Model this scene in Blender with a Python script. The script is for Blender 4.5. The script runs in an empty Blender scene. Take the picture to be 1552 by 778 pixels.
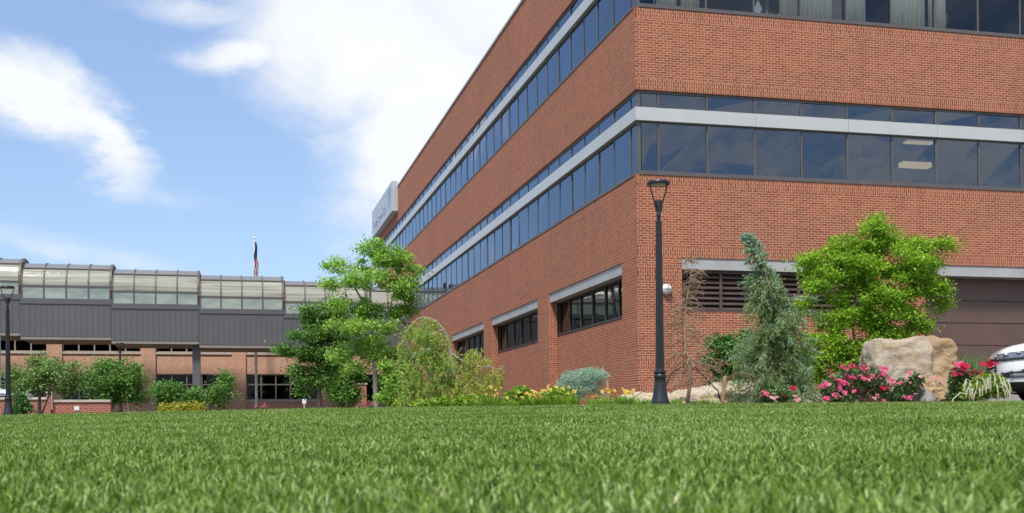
import bpy, math, random
import numpy as np
from mathutils import Vector, Matrix, noise
R_ = math.radians
rng = np.random.default_rng(7)
random.seed(7)
S = bpy.context.scene
COL = S.collection

# ------------------------------------------------------------------ camera, sky, sun, exposure
F_PX, W_PX, H_PX = 1726.0, 1552.0, 778.0
YAW, ROLL, CAMH, HORIZ = R_(13.61), 0.0086, 0.14, 643.0
cam_d = bpy.data.cameras.new('camera'); cam = bpy.data.objects.new('camera', cam_d); COL.objects.link(cam)
cam_d.sensor_width = 36; cam_d.lens = F_PX / W_PX * 36
cam_d.shift_y = (HORIZ - H_PX/2) / W_PX
cam_d.clip_start = 0.05; cam_d.clip_end = 5000
cam.matrix_world = Matrix.Translation((0, 0, CAMH)) @ Matrix.Rotation(-YAW, 4, 'Z') @ Matrix.Rotation(R_(90), 4, 'X') @ Matrix.Rotation(-ROLL, 4, 'Z')
cam_d.dof.use_dof = True; cam_d.dof.focus_distance = 24; cam_d.dof.aperture_fstop = 7.0
S.camera = cam
SUN_EL, SUN_AZ = R_(57), R_(213)          # azimuth clockwise from +Y
world = bpy.data.worlds.new('World'); S.world = world; world.use_nodes = True
sun_d = bpy.data.lights.new('sun', 'SUN'); sun = bpy.data.objects.new('sun', sun_d); COL.objects.link(sun)
sun_d.energy = 2.7; sun_d.angle = R_(9); sun_d.color = (1, .95, .87)
sd = Vector((math.sin(SUN_AZ)*math.cos(SUN_EL), math.cos(SUN_AZ)*math.cos(SUN_EL), math.sin(SUN_EL)))
sun.rotation_euler = sd.to_track_quat('Z', 'Y').to_euler(); sun.location = (0, 0, 60)
S.view_settings.view_transform = 'Standard'; S.view_settings.look = 'None'
S.view_settings.gamma = 1; S.view_settings.exposure = 0.68
SKY_STR, CLOUD = 0.125, 5.0

class NT:
    def __init__(s, tree): s.t = tree; tree.nodes.clear()
    def n(s, typ, _in=None, **kw):
        nd = s.t.nodes.new(typ)
        for k, v in kw.items(): setattr(nd, k, v)
        for k, v in (_in or {}).items():
            sock = nd.inputs[k]
            if isinstance(v, bpy.types.NodeSocket): s.t.links.new(v, sock)
            else: sock.default_value = v
        return nd
    def m(s, op, a, b=0.0, c=None, clamp=False):
        d = {0: a, 1: b}
        if c is not None: d[2] = c
        return s.n('ShaderNodeMath', d, operation=op, use_clamp=clamp).outputs[0]
    def mixc(s, f, a, b, blend='MIX'):
        nd = s.n('ShaderNodeMix', data_type='RGBA', blend_type=blend)
        for k, v in ((0, f), (6, a), (7, b)):
            if isinstance(v, bpy.types.NodeSocket): s.t.links.new(v, nd.inputs[k])
            else: nd.inputs[k].default_value = (*v, 1) if k and len(v) == 3 else v
        return nd.outputs[2]
    def ramp(s, f, stops):
        nd = s.n('ShaderNodeValToRGB', {0: f}); e = nd.color_ramp.elements
        while len(e) < len(stops): e.new(.5)
        for el, (p, c) in zip(e, stops): el.position = p; el.color = (*c, 1)
        return nd.outputs[0]
    def noise(s, vec, scale, detail=3, rough=.5, dist=0):
        return s.n('ShaderNodeTexNoise', {'Vector': vec, 'Scale': scale, 'Detail': detail, 'Roughness': rough, 'Distortion': dist}).outputs[0]

# sky with clouds, laid out on the sky dome by azimuth / elevation
w = NT(world.node_tree)
gen = w.n('ShaderNodeTexCoord').outputs['Generated']
sk = w.n('ShaderNodeTexSky', sky_type='NISHITA'); sk.sun_disc = False; sk.sun_elevation = SUN_EL; sk.sun_rotation = SUN_AZ
sk.air_density = 1.15; sk.dust_density = .45; sk.ozone_density = 1.6; sk.altitude = 300
sx = w.n('ShaderNodeSeparateXYZ', {0: gen})
X, Y, Z = sx.outputs
zc = w.m('ADD', w.m('MAXIMUM', Z, 0.0), .09)
plane = w.n('ShaderNodeCombineXYZ', {0: w.m('DIVIDE', X, zc), 1: w.m('DIVIDE', Y, zc), 2: 0.0}).outputs[0]
nmap = w.n('ShaderNodeMapping', {0: plane, 2: (0, 0, R_(28)), 3: (1.0, .55, 1)}).outputs[0]
n1 = w.noise(nmap, 1.1, 8, .6, .4)
n2 = w.noise(nmap, 3.2, 7, .62, .3)
n3 = w.noise(w.n('ShaderNodeMapping', {0: plane, 2: (0, 0, R_(-20)), 3: (1.0, .28, 1)}).outputs[0], 4.5, 8, .66, .5)
az = w.m('ARCTAN2', X, Y); el = w.m('ARCSINE', Z)
wob = w.m('MULTIPLY', w.m('SUBTRACT', n2, .5), .13)
wob1 = w.m('MULTIPLY', w.m('SUBTRACT', n1, .5), .12)
def ell(px, py, sx_, sy_, tilt, amp=1.0):
    a0 = YAW + math.atan((px-776)/F_PX); e0 = math.atan((HORIZ-py)/F_PX*math.cos(a0-YAW))
    da = w.m('SUBTRACT', az, a0); de = w.m('SUBTRACT', el, e0)
    da = w.m('ADD', da, wob); de = w.m('ADD', de, wob1)
    c, s_ = math.cos(R_(tilt)), math.sin(R_(tilt))
    u = w.m('DIVIDE', w.m('ADD', w.m('MULTIPLY', da, c), w.m('MULTIPLY', de, -s_)), sx_/F_PX)
    v = w.m('DIVIDE', w.m('ADD', w.m('MULTIPLY', da, s_), w.m('MULTIPLY', de, c)), sy_/F_PX)
    r = w.m('SQRT', w.m('ADD', w.m('MULTIPLY', u, u), w.m('MULTIPLY', v, v)))
    return w.m('MULTIPLY', w.m('SUBTRACT', 1.35, r, clamp=True), amp)
ms = [ell(60, 150, 130, 55, 33), ell(150, 225, 110, 42, 42, .95), ell(600, 90, 230, 140, 14, 1.15), ell(640, 230, 150, 150, 40, 1.1),
      ell(375, 78, 100, 30, -8, .95), ell(330, 10, 150, 22, 0, .55), ell(120, 380, 190, 28, 10, .42), ell(250, 315, 90, 16, -6, .25), ell(900, -60, 420, 260, 0, 1.1), ell(545,290,60,30,30,.5)]
mask = ms[0]
for m_ in ms[1:]: mask = w.m('MAXIMUM', mask, m_)
mask = w.m('MULTIPLY', mask, w.m('ADD', .28, w.m('ADD', w.m('MULTIPLY', n2, .5), w.m('MULTIPLY', n3, .95))))
# away from the photographed part of the sky: broken cloud all round
front = w.m('MULTIPLY', w.m('ADD', w.m('ADD', w.m('MULTIPLY', X, math.sin(YAW)), w.m('MULTIPLY', Y, math.cos(YAW))), -.45), 4.0, clamp=True)
gen_m = w.m('MULTIPLY', w.m('SUBTRACT', w.m('ADD', w.m('MULTIPLY', n1, .6), w.m('MULTIPLY', n2, .4)), .46), 9.0, clamp=True)
mask = w.m('ADD', w.m('MULTIPLY', mask, front), w.m('MULTIPLY', gen_m, w.m('SUBTRACT', 1.0, front)), clamp=True)
mask = w.m('SMOOTH_MIN', mask, 1.0, .1)
mask = w.n('ShaderNodeMapRange', {0: mask, 1: .0, 2: 1.1, 3: 0.0, 4: 1.0}, interpolation_type='SMOOTHSTEP').outputs[0]
shade = w.mixc(w.m('MULTIPLY', n2, 1.0), (CLOUD*1.08, CLOUD*1.08, CLOUD*1.08), (CLOUD*.9, CLOUD*.93, CLOUD*.97))
# a thin pale veil of air over the blue
veil = w.mixc(.45, sk.outputs[0], (2.3, 3.2, 5.7))
veil = w.mixc(1.0, veil, (.80, .83, .83), 'MULTIPLY')
skyc = w.mixc(mask, veil, shade)
bg = w.n('ShaderNodeBackground', {0: skyc, 1: SKY_STR})
w.n('ShaderNodeOutputWorld', {0: bg.outputs[0]})

# ------------------------------------------------------------------ picture -> place helpers
FWD = Vector((math.sin(YAW), math.cos(YAW), 0)); RGT = Vector((math.cos(YAW), -math.sin(YAW), 0))
def P(px, py, d):
    x0, y0 = px-776, py-HORIZ
    x, y = x0 - ROLL*y0, y0 + ROLL*x0
    v = FWD*d + RGT*(x*d/F_PX); v.z = CAMH - y*d/F_PX
    return v
PXT = [-600, 0, 500, 1000, 1552, 2200]
EDGE_D = [40, 34, 27, 20.3, 18.2, 17.5]
EDGE_E = [20, 21.5, 28, 29.3, 29.5, 29.5]
def edge(t):
    px = t*F_PX + 776
    return np.interp(px, PXT, EDGE_D), np.interp(px, PXT, EDGE_E)
def gz(x, y):
    d = x*FWD.x + y*FWD.y; u = x*RGT.x + y*RGT.y
    if d <= 0: return -.035
    D, E = edge(u/d); zE = CAMH + D*E/F_PX
    return float(min(d/D, 1.0)*zE - .035)
def G(px, d, dy=0):
    v = P(px, 600, d); v.z = gz(v.x, v.y) + dy; return v

# ------------------------------------------------------------------ materials
def pm(name, color, rough=.6, var=.12, scale=3, metal=0, spec=.5, bump=0, bscale=60, coat=0):
    m = bpy.data.materials.new(name); m.use_nodes = True; t = NT(m.node_tree)
    pos = t.n('ShaderNodeNewGeometry').outputs['Position']
    nz = t.noise(pos, scale, 5, .6)
    lo = tuple(c*(1-var) for c in color); hi = tuple(min(1, c*(1+var)) for c in color)
    c = t.mixc(t.m('MULTIPLY_ADD', t.m('SUBTRACT', nz, .5), 2.4, .5, True), lo, hi)
    d = {'Base Color': c, 'Roughness': rough, 'Metallic': metal, 'Specular IOR Level': spec, 'Coat Weight': coat}
    if bump: d['Normal'] = t.n('ShaderNodeBump', {'Strength': bump, 'Distance': .02, 'Height': t.noise(pos, bscale, 4, .6)}).outputs[0]
    b = t.n('ShaderNodeBsdfPrincipled', d); t.n('ShaderNodeOutputMaterial', {0: b.outputs[0]})
    return m
def brick_mat(name, c1, c2, mortar, soldier=False, scale=1.0, msize=.0068, z0=0.0):
    m = bpy.data.materials.new(name); m.use_nodes = True; t = NT(m.node_tree)
    pos = t.n('ShaderNodeNewGeometry').outputs['Position']
    s = t.n('ShaderNodeSeparateXYZ', {0: pos})
    u = t.m('ADD', s.outputs[0], s.outputs[1]); z = t.m('SUBTRACT', s.outputs[2], z0)
    vec = t.n('ShaderNodeCombineXYZ', {0: z, 1: u} if soldier else {0: u, 1: z}).outputs[0]
    bt = t.n('ShaderNodeTexBrick', {'Vector': vec, 'Color1': (*c1, 1), 'Color2': (*c2, 1), 'Mortar': (*mortar, 1), 'Scale': scale, 'Mortar Size': msize, 'Mortar Smooth': .15, 'Bias': -.1, 'Brick Width': .203, 'Row Height': .0677})
    nz = t.noise(pos, .35, 6, .65); nf = t.noise(pos, 9, 3, .6)
    c = t.mixc(t.m('MULTIPLY_ADD', t.m('SUBTRACT', nz, .5), 2.2, .5, True), bt.outputs[0], (1.2, 1.12, 1.08), 'MULTIPLY')
    c = t.mixc(t.m('MULTIPLY', nf, .35), c, (.78, .74, .72), 'MULTIPLY')
    strk = t.noise(t.n('ShaderNodeCombineXYZ', {0: t.m('MULTIPLY', u, 1.3), 1: t.m('MULTIPLY', z, .12)}).outputs[0], 1.6, 5, .65)
    c = t.mixc(t.m('MULTIPLY', t.m('SUBTRACT', strk, .52, clamp=True), 1.6), c, (.62, .55, .5), 'MULTIPLY')
    bp = t.n('ShaderNodeBump', {'Strength': .12, 'Distance': .006, 'Height': t.m('SUBTRACT', 1.0, bt.outputs[1])}).outputs[0]
    b = t.n('ShaderNodeBsdfPrincipled', {'Base Color': c, 'Roughness': .88, 'Specular IOR Level': .25, 'Normal': bp})
    t.n('ShaderNodeOutputMaterial', {0: b.outputs[0]})
    return m
def glass_mat(name, tint, refl_tint=(.8, .9, 1), ior=1.75, floor=.06, wave=.0):
    m = bpy.data.materials.new(name); m.use_nodes = True; t = NT(m.node_tree)
    pos = t.n('ShaderNodeNewGeometry').outputs['Position']
    fr = t.n('ShaderNodeFresnel', {'IOR': ior}).outputs[0]
    g = {'Color': (*refl_tint, 1), 'Roughness': .015}
    if wave:
        bp = t.n('ShaderNodeBump', {'Strength': wave, 'Distance': .05, 'Height': t.noise(pos, 1.1, 2, .5)})
        g['Normal'] = bp.outputs[0]
    gl = t.n('ShaderNodeBsdfGlossy', g)
    tr = t.n('ShaderNodeBsdfTransparent', {'Color': (*tint, 1)})
    mx = t.n('ShaderNodeMixShader', {0: t.m('ADD', fr, floor, clamp=True), 1: tr.outputs[0], 2: gl.outputs[0]})
    t.n('ShaderNodeOutputMaterial', {0: mx.outputs[0]})
    return m
def leaf_mat(name, stops, transl=.35, rough=.55, nscale=1.2):
    m = bpy.data.materials.new(name); m.use_nodes = True; t = NT(m.node_tree)
    geo = t.n('ShaderNodeNewGeometry')
    rnd = geo.outputs['Random Per Island']
    nz = t.noise(geo.outputs['Position'], nscale, 3, .6)
    f = t.m('ADD', t.m('MULTIPLY', rnd, .6), t.m('MULTIPLY', t.m('SUBTRACT', nz, .3), 1.0), clamp=True)
    c = t.ramp(f, stops)
    d = t.n('ShaderNodeBsdfPrincipled', {'Base Color': c, 'Roughness': rough, 'Specular IOR Level': .3})
    tl = t.n('ShaderNodeBsdfTranslucent', {'Color': t.mixc(.5, c, (1.25, 1.3, .5), 'MULTIPLY')})
    mx = t.n('ShaderNodeMixShader', {0: transl, 1: d.outputs[0], 2: tl.outputs[0]})
    t.n('ShaderNodeOutputMaterial', {0: mx.outputs[0]})
    return m

BR1, BR2, MORT = (.335, .105, .052), (.210, .059, .031), (.54, .365, .265)
M = dict(
    brick=brick_mat('brick', BR1, BR2, MORT), soldier=brick_mat('soldier', BR1, BR2, MORT, True),
    brick_tan=brick_mat('brick_tan', (.62, .385, .285), (.51, .29, .20), (.64, .50, .42), msize=.004),
    brick_low=brick_mat('brick_low', (.34, .10, .065), (.25, .075, .05), (.5, .36, .3)),
    frame=pm('bronze_frame', (.105, .095, .092), .45, .15), frame_dark=pm('frame_dark', (.05, .045, .045), .45),
    band=pm('white_panel', (.50, .515, .52), .4, .05, 1.2), coping=pm('coping', (.45, .45, .43), .5),
    lintel=pm('lintel', (.40, .40, .40), .55, .12, 2), lintel_dark=pm('soffit', (.12, .11, .1), .7),
    conc=pm('concrete', (.36, .34, .31), .85, .15, 2, bump=.3), stone_sill=pm('stone_sill', (.52, .47, .41), .8),
    garage=pm('garage', (.125, .074, .06), .5, .12, 1.5), louver=pm('louver', (.095, .06, .055), .5, .15),
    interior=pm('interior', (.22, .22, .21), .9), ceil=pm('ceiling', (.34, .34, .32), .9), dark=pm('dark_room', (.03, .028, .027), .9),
    curtain=pm('curtain', (.88, .83, .68), .9, .04), roof=pm('roofing', (.2, .2, .2), .9),
    glass=glass_mat('window_glass', (.08, .12, .165), (.68, .80, .97), 1.75, .075, .07), glass_clear=glass_mat('clear_glass', (.96, .98, .98), (.62, .76, 1.0), 1.45, .02, .05), glass_low=glass_mat('low_glass', (.22, .25, .25), (.8, .85, .85), 1.5, .02, .03),
    glass_far=glass_mat('far_glass', (.25, .25, .25), (.8, .9, 1), 1.32, .0),
    clad=pm('grey_cladding', (.112, .112, .122), .5, .08, .8, metal=.1), clad_rib=pm('cladding_rib', (.109, .109, .119), .5),
    vault_cap=pm('vault_cap', (.20, .20, .205), .4, .1), soffit=pm('beige_soffit', (.27, .24, .2), .7),
    rib=pm('bronze_rib', (.13, .105, .085), .5), tan_frame=pm('tan_frame', (.36, .30, .25), .6),
    sign=pm('sign_panel', (.44, .475, .51), .45, .04, .5), sign_txt=pm('sign_letter', (.34, .40, .56), .5),
    black=pm('black_metal', (.012, .0135, .017), .42, .3, 8, spec=.6), lens=pm('lamp_lens', (.55, .5, .42), .35), white_lens=pm('white_lens', (.75, .75, .7), .3),
    pole=pm('pale_pole', (.82, .81, .79), .5), flagblue=pm('flag_blue', (.06, .08, .2), .8), flagred=pm('flag_red', (.5, .07, .07), .8), flagwhite=pm('flag_white', (.7, .68, .66), .8),
    bark=pm('bark', (.16, .125, .10), .9, .35, 12, bump=.5), bark_pale=pm('pale_bark', (.36, .33, .30), .9, .3, 12, bump=.4), bark_dead=pm('dead_bark', (.33, .215, .14), .9, .35, 14),
    wood=pm('stake_wood', (.38, .25, .13), .85, .2, 20), strap=pm('strap', (.03, .03, .03), .7),
    soil=pm('soil', (.13, .105, .075), .95, .3, 2, bump=.5), turf=pm('turf_base', (.045, .085, .025), .95, .3, 4),
    white_paint=pm('car_paint', (.82, .82, .82), .25, .01, 1, coat=1), car_dark=pm('car_plastic', (.022, .022, .025), .5), car_glass=pm('car_glass', (.015, .018, .02), .05, spec=1),
    chrome=pm('chrome', (.75, .75, .76), .15, .05, metal=1), headlamp=pm('headlamp', (.22, .24, .27), .12, .5, 16, metal=.5, coat=1), tyre=pm('tyre', (.02, .02, .02), .85), rim=pm('rim', (.4, .4, .42), .3, metal=1),
    paleblue=pm('pale_blue', (.42, .58, .66), .5), white=pm('white_sign', (.8, .8, .8), .5),
    fixture=pm('warm_fixture', (.8, .6, .38), .6),
)
# daylight polycarbonate vault: ivory sheets, long streaky reflections painted into the colour and reused as bump
m = bpy.data.materials.new('vault_glass'); m.use_nodes = True; t = NT(m.node_tree)
pos = t.n('ShaderNodeNewGeometry').outputs['Position']
mp = t.n('ShaderNodeMapping', {0: pos, 3: (.09, 1.6, 3.4)}).outputs[0]
nz = t.noise(mp, 2.2, 5, .65)
c = t.ramp(nz, [(.30, (.13, .135, .11)), (.44, (.27, .27, .215)), (.58, (.36, .355, .285)), (.74, (.50, .485, .395))])
b = t.n('ShaderNodeBsdfPrincipled', {'Base Color': c, 'Roughness': .16, 'Specular IOR Level': .9, 'Normal': t.n('ShaderNodeBump', {'Strength': .25, 'Distance': .05, 'Height': nz}).outputs[0]})
t.n('ShaderNodeOutputMaterial', {0: b.outputs[0]}); M['vault'] = m
m = bpy.data.materials.new('vault_pane'); m.use_nodes = True; t = NT(m.node_tree)
pos = t.n('ShaderNodeNewGeometry').outputs['Position']
nz = t.noise(t.n('ShaderNodeMapping', {0: pos, 3: (.6, 1, 1.6)}).outputs[0], 1.3, 4, .6)
c = t.ramp(nz, [(.3, (.20, .245, .23)), (.7, (.37, .42, .36))])
b = t.n('ShaderNodeBsdfPrincipled', {'Base Color': c, 'Roughness': .1, 'Specular IOR Level': .8})
t.n('ShaderNodeOutputMaterial', {0: b.outputs[0]}); M['vpane'] = m
# sandstone
def stone(name, stops, sc=1.6):
    m = bpy.data.materials.new(name); m.use_nodes = True; t = NT(m.node_tree)
    pos = t.n('ShaderNodeNewGeometry').outputs['Position']
    n1 = t.noise(pos, sc, 8, .65, .6); n2 = t.noise(t.n('ShaderNodeMapping', {0: pos, 3: (1, 1, 4)}).outputs[0], sc*3, 6, .7)
    f = t.m('ADD', t.m('MULTIPLY', n1, .65), t.m('MULTIPLY', n2, .35))
    c = t.ramp(t.m('MULTIPLY_ADD', t.m('SUBTRACT', f, .5), 2.2, .5, True), stops)
    bp = t.n('ShaderNodeBump', {'Strength': .9, 'Distance': .07, 'Height': t.noise(pos, 5, 10, .72, .5)}).outputs[0]
    b = t.n('ShaderNodeBsdfPrincipled', {'Base Color': c, 'Roughness': .92, 'Specular IOR Level': .2, 'Normal': bp})
    t.n('ShaderNodeOutputMaterial', {0: b.outputs[0]}); return m
M['rock'] = stone('sandstone', [(.1, (.29, .20, .11)), (.4, (.43, .33, .22)), (.6, (.50, .42, .32)), (.9, (.58, .52, .43))])
M['ochre'] = stone('ochre_stone', [(.1, (.27, .17, .085)), (.5, (.44, .31, .175)), (.9, (.54, .44, .31))], 2.2)
M['boulder'] = stone('pale_boulder', [(.1, (.38, .30, .21)), (.5, (.56, .47, .36)), (.9, (.66, .58, .47))], 1.2)
M['greyrock'] = stone('grey_rock', [(.1, (.22, .21, .20)), (.9, (.42, .41, .39))], 3)
# leaves
m = bpy.data.materials.new('lit_fixture'); m.use_nodes = True; t = NT(m.node_tree)
b = t.n('ShaderNodeEmission', {'Color': (1, .55, .24, 1), 'Strength': 2.6}); t.n('ShaderNodeOutputMaterial', {0: b.outputs[0]}); M['lit'] = m   # lit fittings seen through the dark glass
L = dict(
    bright=leaf_mat('leaf_bright', [(0, (0.093, 0.211, 0.021)), (.4, (0.236, 0.422, 0.038)), (.75, (0.395, 0.610, 0.061)), (1, (0.569, 0.759, 0.112))], .42),
    light=leaf_mat('leaf_light', [(0, (0.129, 0.261, 0.051)), (.45, (0.284, 0.495, 0.094)), (1, (0.541, 0.768, 0.185))], .4, nscale=.8),
    mid=leaf_mat('leaf_mid', [(0, (0.064, 0.148, 0.034)), (.5, (0.142, 0.308, 0.064)), (1, (0.286, 0.496, 0.123))], .35, nscale=.8),
    airy=leaf_mat('leaf_airy', [(0, (0.110, 0.188, 0.053)), (.5, (0.208, 0.330, 0.099)), (1, (0.351, 0.483, 0.175))], .35),
    dark=leaf_mat('leaf_dark', [(0, (0.042, 0.115, 0.032)), (.5, (0.106, 0.246, 0.066)), (1, (0.224, 0.410, 0.137))], .25),
    olive=leaf_mat('leaf_olive', [(0, (0.276, 0.319, 0.065)), (.5, (0.554, 0.574, 0.129)), (1, (0.850, 0.850, 0.221))], .4),
    lime=leaf_mat('leaf_lime', [(0, (0.108, 0.228, 0.024)), (.5, (0.228, 0.384, 0.042)), (1, (0.408, 0.504, 0.072))], .4),
    yellow=leaf_mat('leaf_yellow', [(0, (.30, .33, .03)), (.5, (.48, .46, .06)), (1, (.62, .56, .12))], .3),
    spruce=leaf_mat('needle_spruce', [(0, (0.080, 0.135, 0.052)), (.45, (0.208, 0.315, 0.116)), (1, (0.504, 0.615, 0.264))], .2, nscale=2.5),
    blue=leaf_mat('needle_blue', [(0, (0.160, 0.266, 0.210)), (.5, (0.364, 0.530, 0.419)), (1, (0.663, 0.850, 0.681))], .2, nscale=3),
    brown=leaf_mat('needle_brown', [(0, (.14, .085, .05)), (1, (.32, .21, .13))], .2),
    golden=leaf_mat('needle_golden', [(0, (.13, .13, .03)), (1, (.33, .29, .08))], .3),
    rose=leaf_mat('leaf_rose', [(0, (0.052, 0.114, 0.046)), (.5, (0.125, 0.229, 0.083)), (1, (0.291, 0.395, 0.166))], .25, nscale=3),
    grassy=leaf_mat('ornamental_blade', [(0, (0.054, 0.144, 0.036)), (.6, (0.144, 0.288, 0.072)), (1, (0.264, 0.396, 0.144))], .35),
    straw=leaf_mat('pale_blade', [(0, (.30, .30, .20)), (1, (.50, .48, .36))], .35),
    pink=leaf_mat('petal_pink', [(0, (.62, .03, .16)), (.5, (.76, .09, .26)), (1, (.82, .30, .42))], .3, nscale=4),
    palepink=leaf_mat('petal_pale', [(0, (.70, .25, .32)), (1, (.82, .50, .50))], .3, nscale=4),
    red=leaf_mat('petal_red', [(0, (.50, .008, .04)), (1, (.72, .04, .12))], .3, nscale=4),
    gold=leaf_mat('petal_gold', [(0, (.75, .46, .05)), (1, (.85, .72, .22))], .3, nscale=4),
    cream=leaf_mat('plume_cream', [(0, (.50, .48, .30)), (1, (.76, .74, .56))], .3, nscale=4),
)
# turf blades
m = bpy.data.materials.new('turf_blades'); m.use_nodes = True; t = NT(m.node_tree)
geo = t.n('ShaderNodeNewGeometry')
nz = t.noise(geo.outputs['Position'], .7, 5, .65)
f = t.m('ADD', t.m('MULTIPLY', geo.outputs['Random Per Island'], .8), t.m('MULTIPLY', t.m('SUBTRACT', nz, .38), .8), clamp=True)
c = t.ramp(f, [(0, (.022, .055, .006)), (.3, (.105, .187, .018)), (.58, (.212, .325, .045)), (.8, (.39, .505, .15)), (.93, (.54, .63, .31)), (1, (.62, .48, .26))])
d_ = t.n('ShaderNodeBsdfPrincipled', {'Base Color': c, 'Roughness': .5, 'Specular IOR Level': .28})
tl = t.n('ShaderNodeBsdfTranslucent', {'Color': t.mixc(.5, c, (1.2, 1.3, .5), 'MULTIPLY')})
mx = t.n('ShaderNodeMixShader', {0: .3, 1: d_.outputs[0], 2: tl.outputs[0]})
t.n('ShaderNodeOutputMaterial', {0: mx.outputs[0]}); M['blades'] = m

# ------------------------------------------------------------------ object helpers
def tag(o, label=None, cat=None, group=None, kind=None):
    if label: o['label'] = label
    if cat: o['category'] = cat
    if group: o['group'] = group
    if kind: o['kind'] = kind
    return o
def thing(name, label, cat, loc=(0, 0, 0), rotz=0, group=None):
    o = bpy.data.objects.new(name, None); COL.objects.link(o); o.location = loc; o.rotation_euler = (0, 0, rotz)
    o.empty_display_size = .3
    bpy.context.view_layer.update()
    return tag(o, label, cat, group)
def link(name, me, mats, parent=None, world_coords=True, smooth=False, sharp=None):
    o = bpy.data.objects.new(name, me); COL.objects.link(o)
    for m_ in (mats if isinstance(mats, (list, tuple)) else [mats]): me.materials.append(m_)
    if parent:
        o.parent = parent
        if world_coords:
            loc = Vector(parent.location)
            p = parent
            while p.parent: p = p.parent; loc += Vector(p.location)
            me.transform(Matrix.Translation(-loc))
    if smooth:
        me.polygons.foreach_set('use_smooth', [True]*len(me.polygons))
        if sharp:
            me.set_sharp_from_angle(angle=R_(sharp))
    me.update()
    return o
class MB:
    def __init__(s): s.v = []; s.f = []; s.mi = []
    def add(s, vs, fs, mi=0):
        b = len(s.v); s.v += [tuple(x) for x in vs]; s.f += [tuple(b+i for i in f) for f in fs]; s.mi += [mi]*len(fs); return s
    def box(s, x0, x1, y0, y1, z0, z1, mi=0):
        return s.add([(x0,y0,z0),(x1,y0,z0),(x1,y1,z0),(x0,y1,z0),(x0,y0,z1),(x1,y0,z1),(x1,y1,z1),(x0,y1,z1)],
                     [(0,3,2,1),(4,5,6,7),(0,1,5,4),(1,2,6,5),(2,3,7,6),(3,0,4,7)], mi)
    def tube(s, pts, rad, n=6, mi=0, cap=True):
        pts = [Vector(p) for p in pts]; k = len(pts)
        rad = rad if isinstance(rad, (list, tuple)) else [rad]*k
        vs = []; prev = None
        for i, p in enumerate(pts):
            tan = (pts[min(i+1, k-1)] - pts[max(i-1, 0)]); tan = tan.normalized() if tan.length > 1e-9 else Vector((0, 0, 1))
            a = prev if prev is not None else (Vector((0, 0, 1)) if abs(tan.z) < .9 else Vector((1, 0, 0)))
            a = (a - tan*a.dot(tan)); a = a.normalized() if a.length > 1e-6 else tan.orthogonal().normalized()
            prev = a; b_ = tan.cross(a)
            for j in range(n):
                th = 2*math.pi*j/n; vs.append(p + (a*math.cos(th) + b_*math.sin(th))*rad[i])
        fs = [(i*n+j, i*n+(j+1) % n, (i+1)*n+(j+1) % n, (i+1)*n+j) for i in range(k-1) for j in range(n)]
        if cap: fs += [tuple(range(n-1, -1, -1)), tuple((k-1)*n+j for j in range(n))]
        return s.add(vs, fs, mi)
    def lathe(s, prof, c=(0, 0, 0), n=24, mi=0):
        c = Vector(c); vs = []
        for r, z in prof:
            for j in range(n):
                th = 2*math.pi*j/n; vs.append(c + Vector((r*math.cos(th), r*math.sin(th), z)))
        k = len(prof)
        fs = [(i*n+j, i*n+(j+1) % n, (i+1)*n+(j+1) % n, (i+1)*n+j) for i in range(k-1) for j in range(n)]
        fs += [tuple(range(n-1, -1, -1)), tuple((k-1)*n+j for j in range(n))]
        return s.add(vs, fs, mi)
    def build(s, name, mats, parent=None, smooth=False, sharp=None, world_coords=True, bevel=0):
        me = bpy.data.meshes.new(name); me.from_pydata(s.v, [], s.f)
        o = link(name, me, mats, parent, world_coords, smooth, sharp)
        me.polygons.foreach_set('material_index', s.mi); me.update()
        if bevel:
            md = o.modifiers.new('bevel', 'BEVEL'); md.width = bevel; md.segments = 2; md.limit_method = 'ANGLE'
        return o
def np_mesh(name, V, faces, mats, parent=None, mi=None, world_coords=True, smooth=False):
    """V (N,3); faces (M,k) all with k corners"""
    me = bpy.data.meshes.new(name); n, k = faces.shape
    me.vertices.add(len(V)); me.vertices.foreach_set('co', V.astype(np.float32).ravel())
    me.loops.add(n*k); me.loops.foreach_set('vertex_index', faces.astype(np.int32).ravel())
    me.polygons.add(n); me.polygons.foreach_set('loop_start', np.arange(0, n*k, k, dtype=np.int32))
    me.update(calc_edges=True); 
    o = link(name, me, mats, parent, world_coords, smooth)
    if mi is not None: me.polygons.foreach_set('material_index', mi.astype(np.int32))
    me.update(); return o
def struct(o): o['kind'] = 'structure'; return o

# ------------------------------------------------------------------ ground
ths = np.radians(np.concatenate([np.linspace(-40, 40, 81), np.linspace(45, 315, 55)]))
def ring(ks, inner_pt):
    V = []; nth = len(ths)
    for k in ks:
        for th in ths:
            a = (th + math.pi) % (2*math.pi) - math.pi
            tt = math.tan(max(-.7, min(.7, a)))
            D, E = edge(tt); r = k*D/math.cos(max(-.7, min(.7, a)))
            x = FWD.x*r*math.cos(th) + RGT.x*r*math.sin(th); y = FWD.y*r*math.cos(th) + RGT.y*r*math.sin(th)
            V.append((x, y, gz(x, y)))
    Fq = [(i*nth+j, i*nth+(j+1) % nth, (i+1)*nth+(j+1) % nth, (i+1)*nth+j) for i in range(len(ks)-1) for j in range(nth)]
    return V, Fq
V, Fq = ring([.005, .02, .05, .1, .2, .35, .5, .65, .8, .9, .97, 1.0], True)
mb = MB(); mb.add(V, Fq); o = mb.build('lawn', M['turf'], smooth=True); struct(o)
V, Fq = ring([1.0, 1.02, 1.06, 1.15, 1.3, 1.6, 2.2, 3.2, 5, 9, 18, 40], False)
mb = MB(); mb.add(V, Fq); o = mb.build('ground', M['soil'], smooth=True); struct(o)
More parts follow.
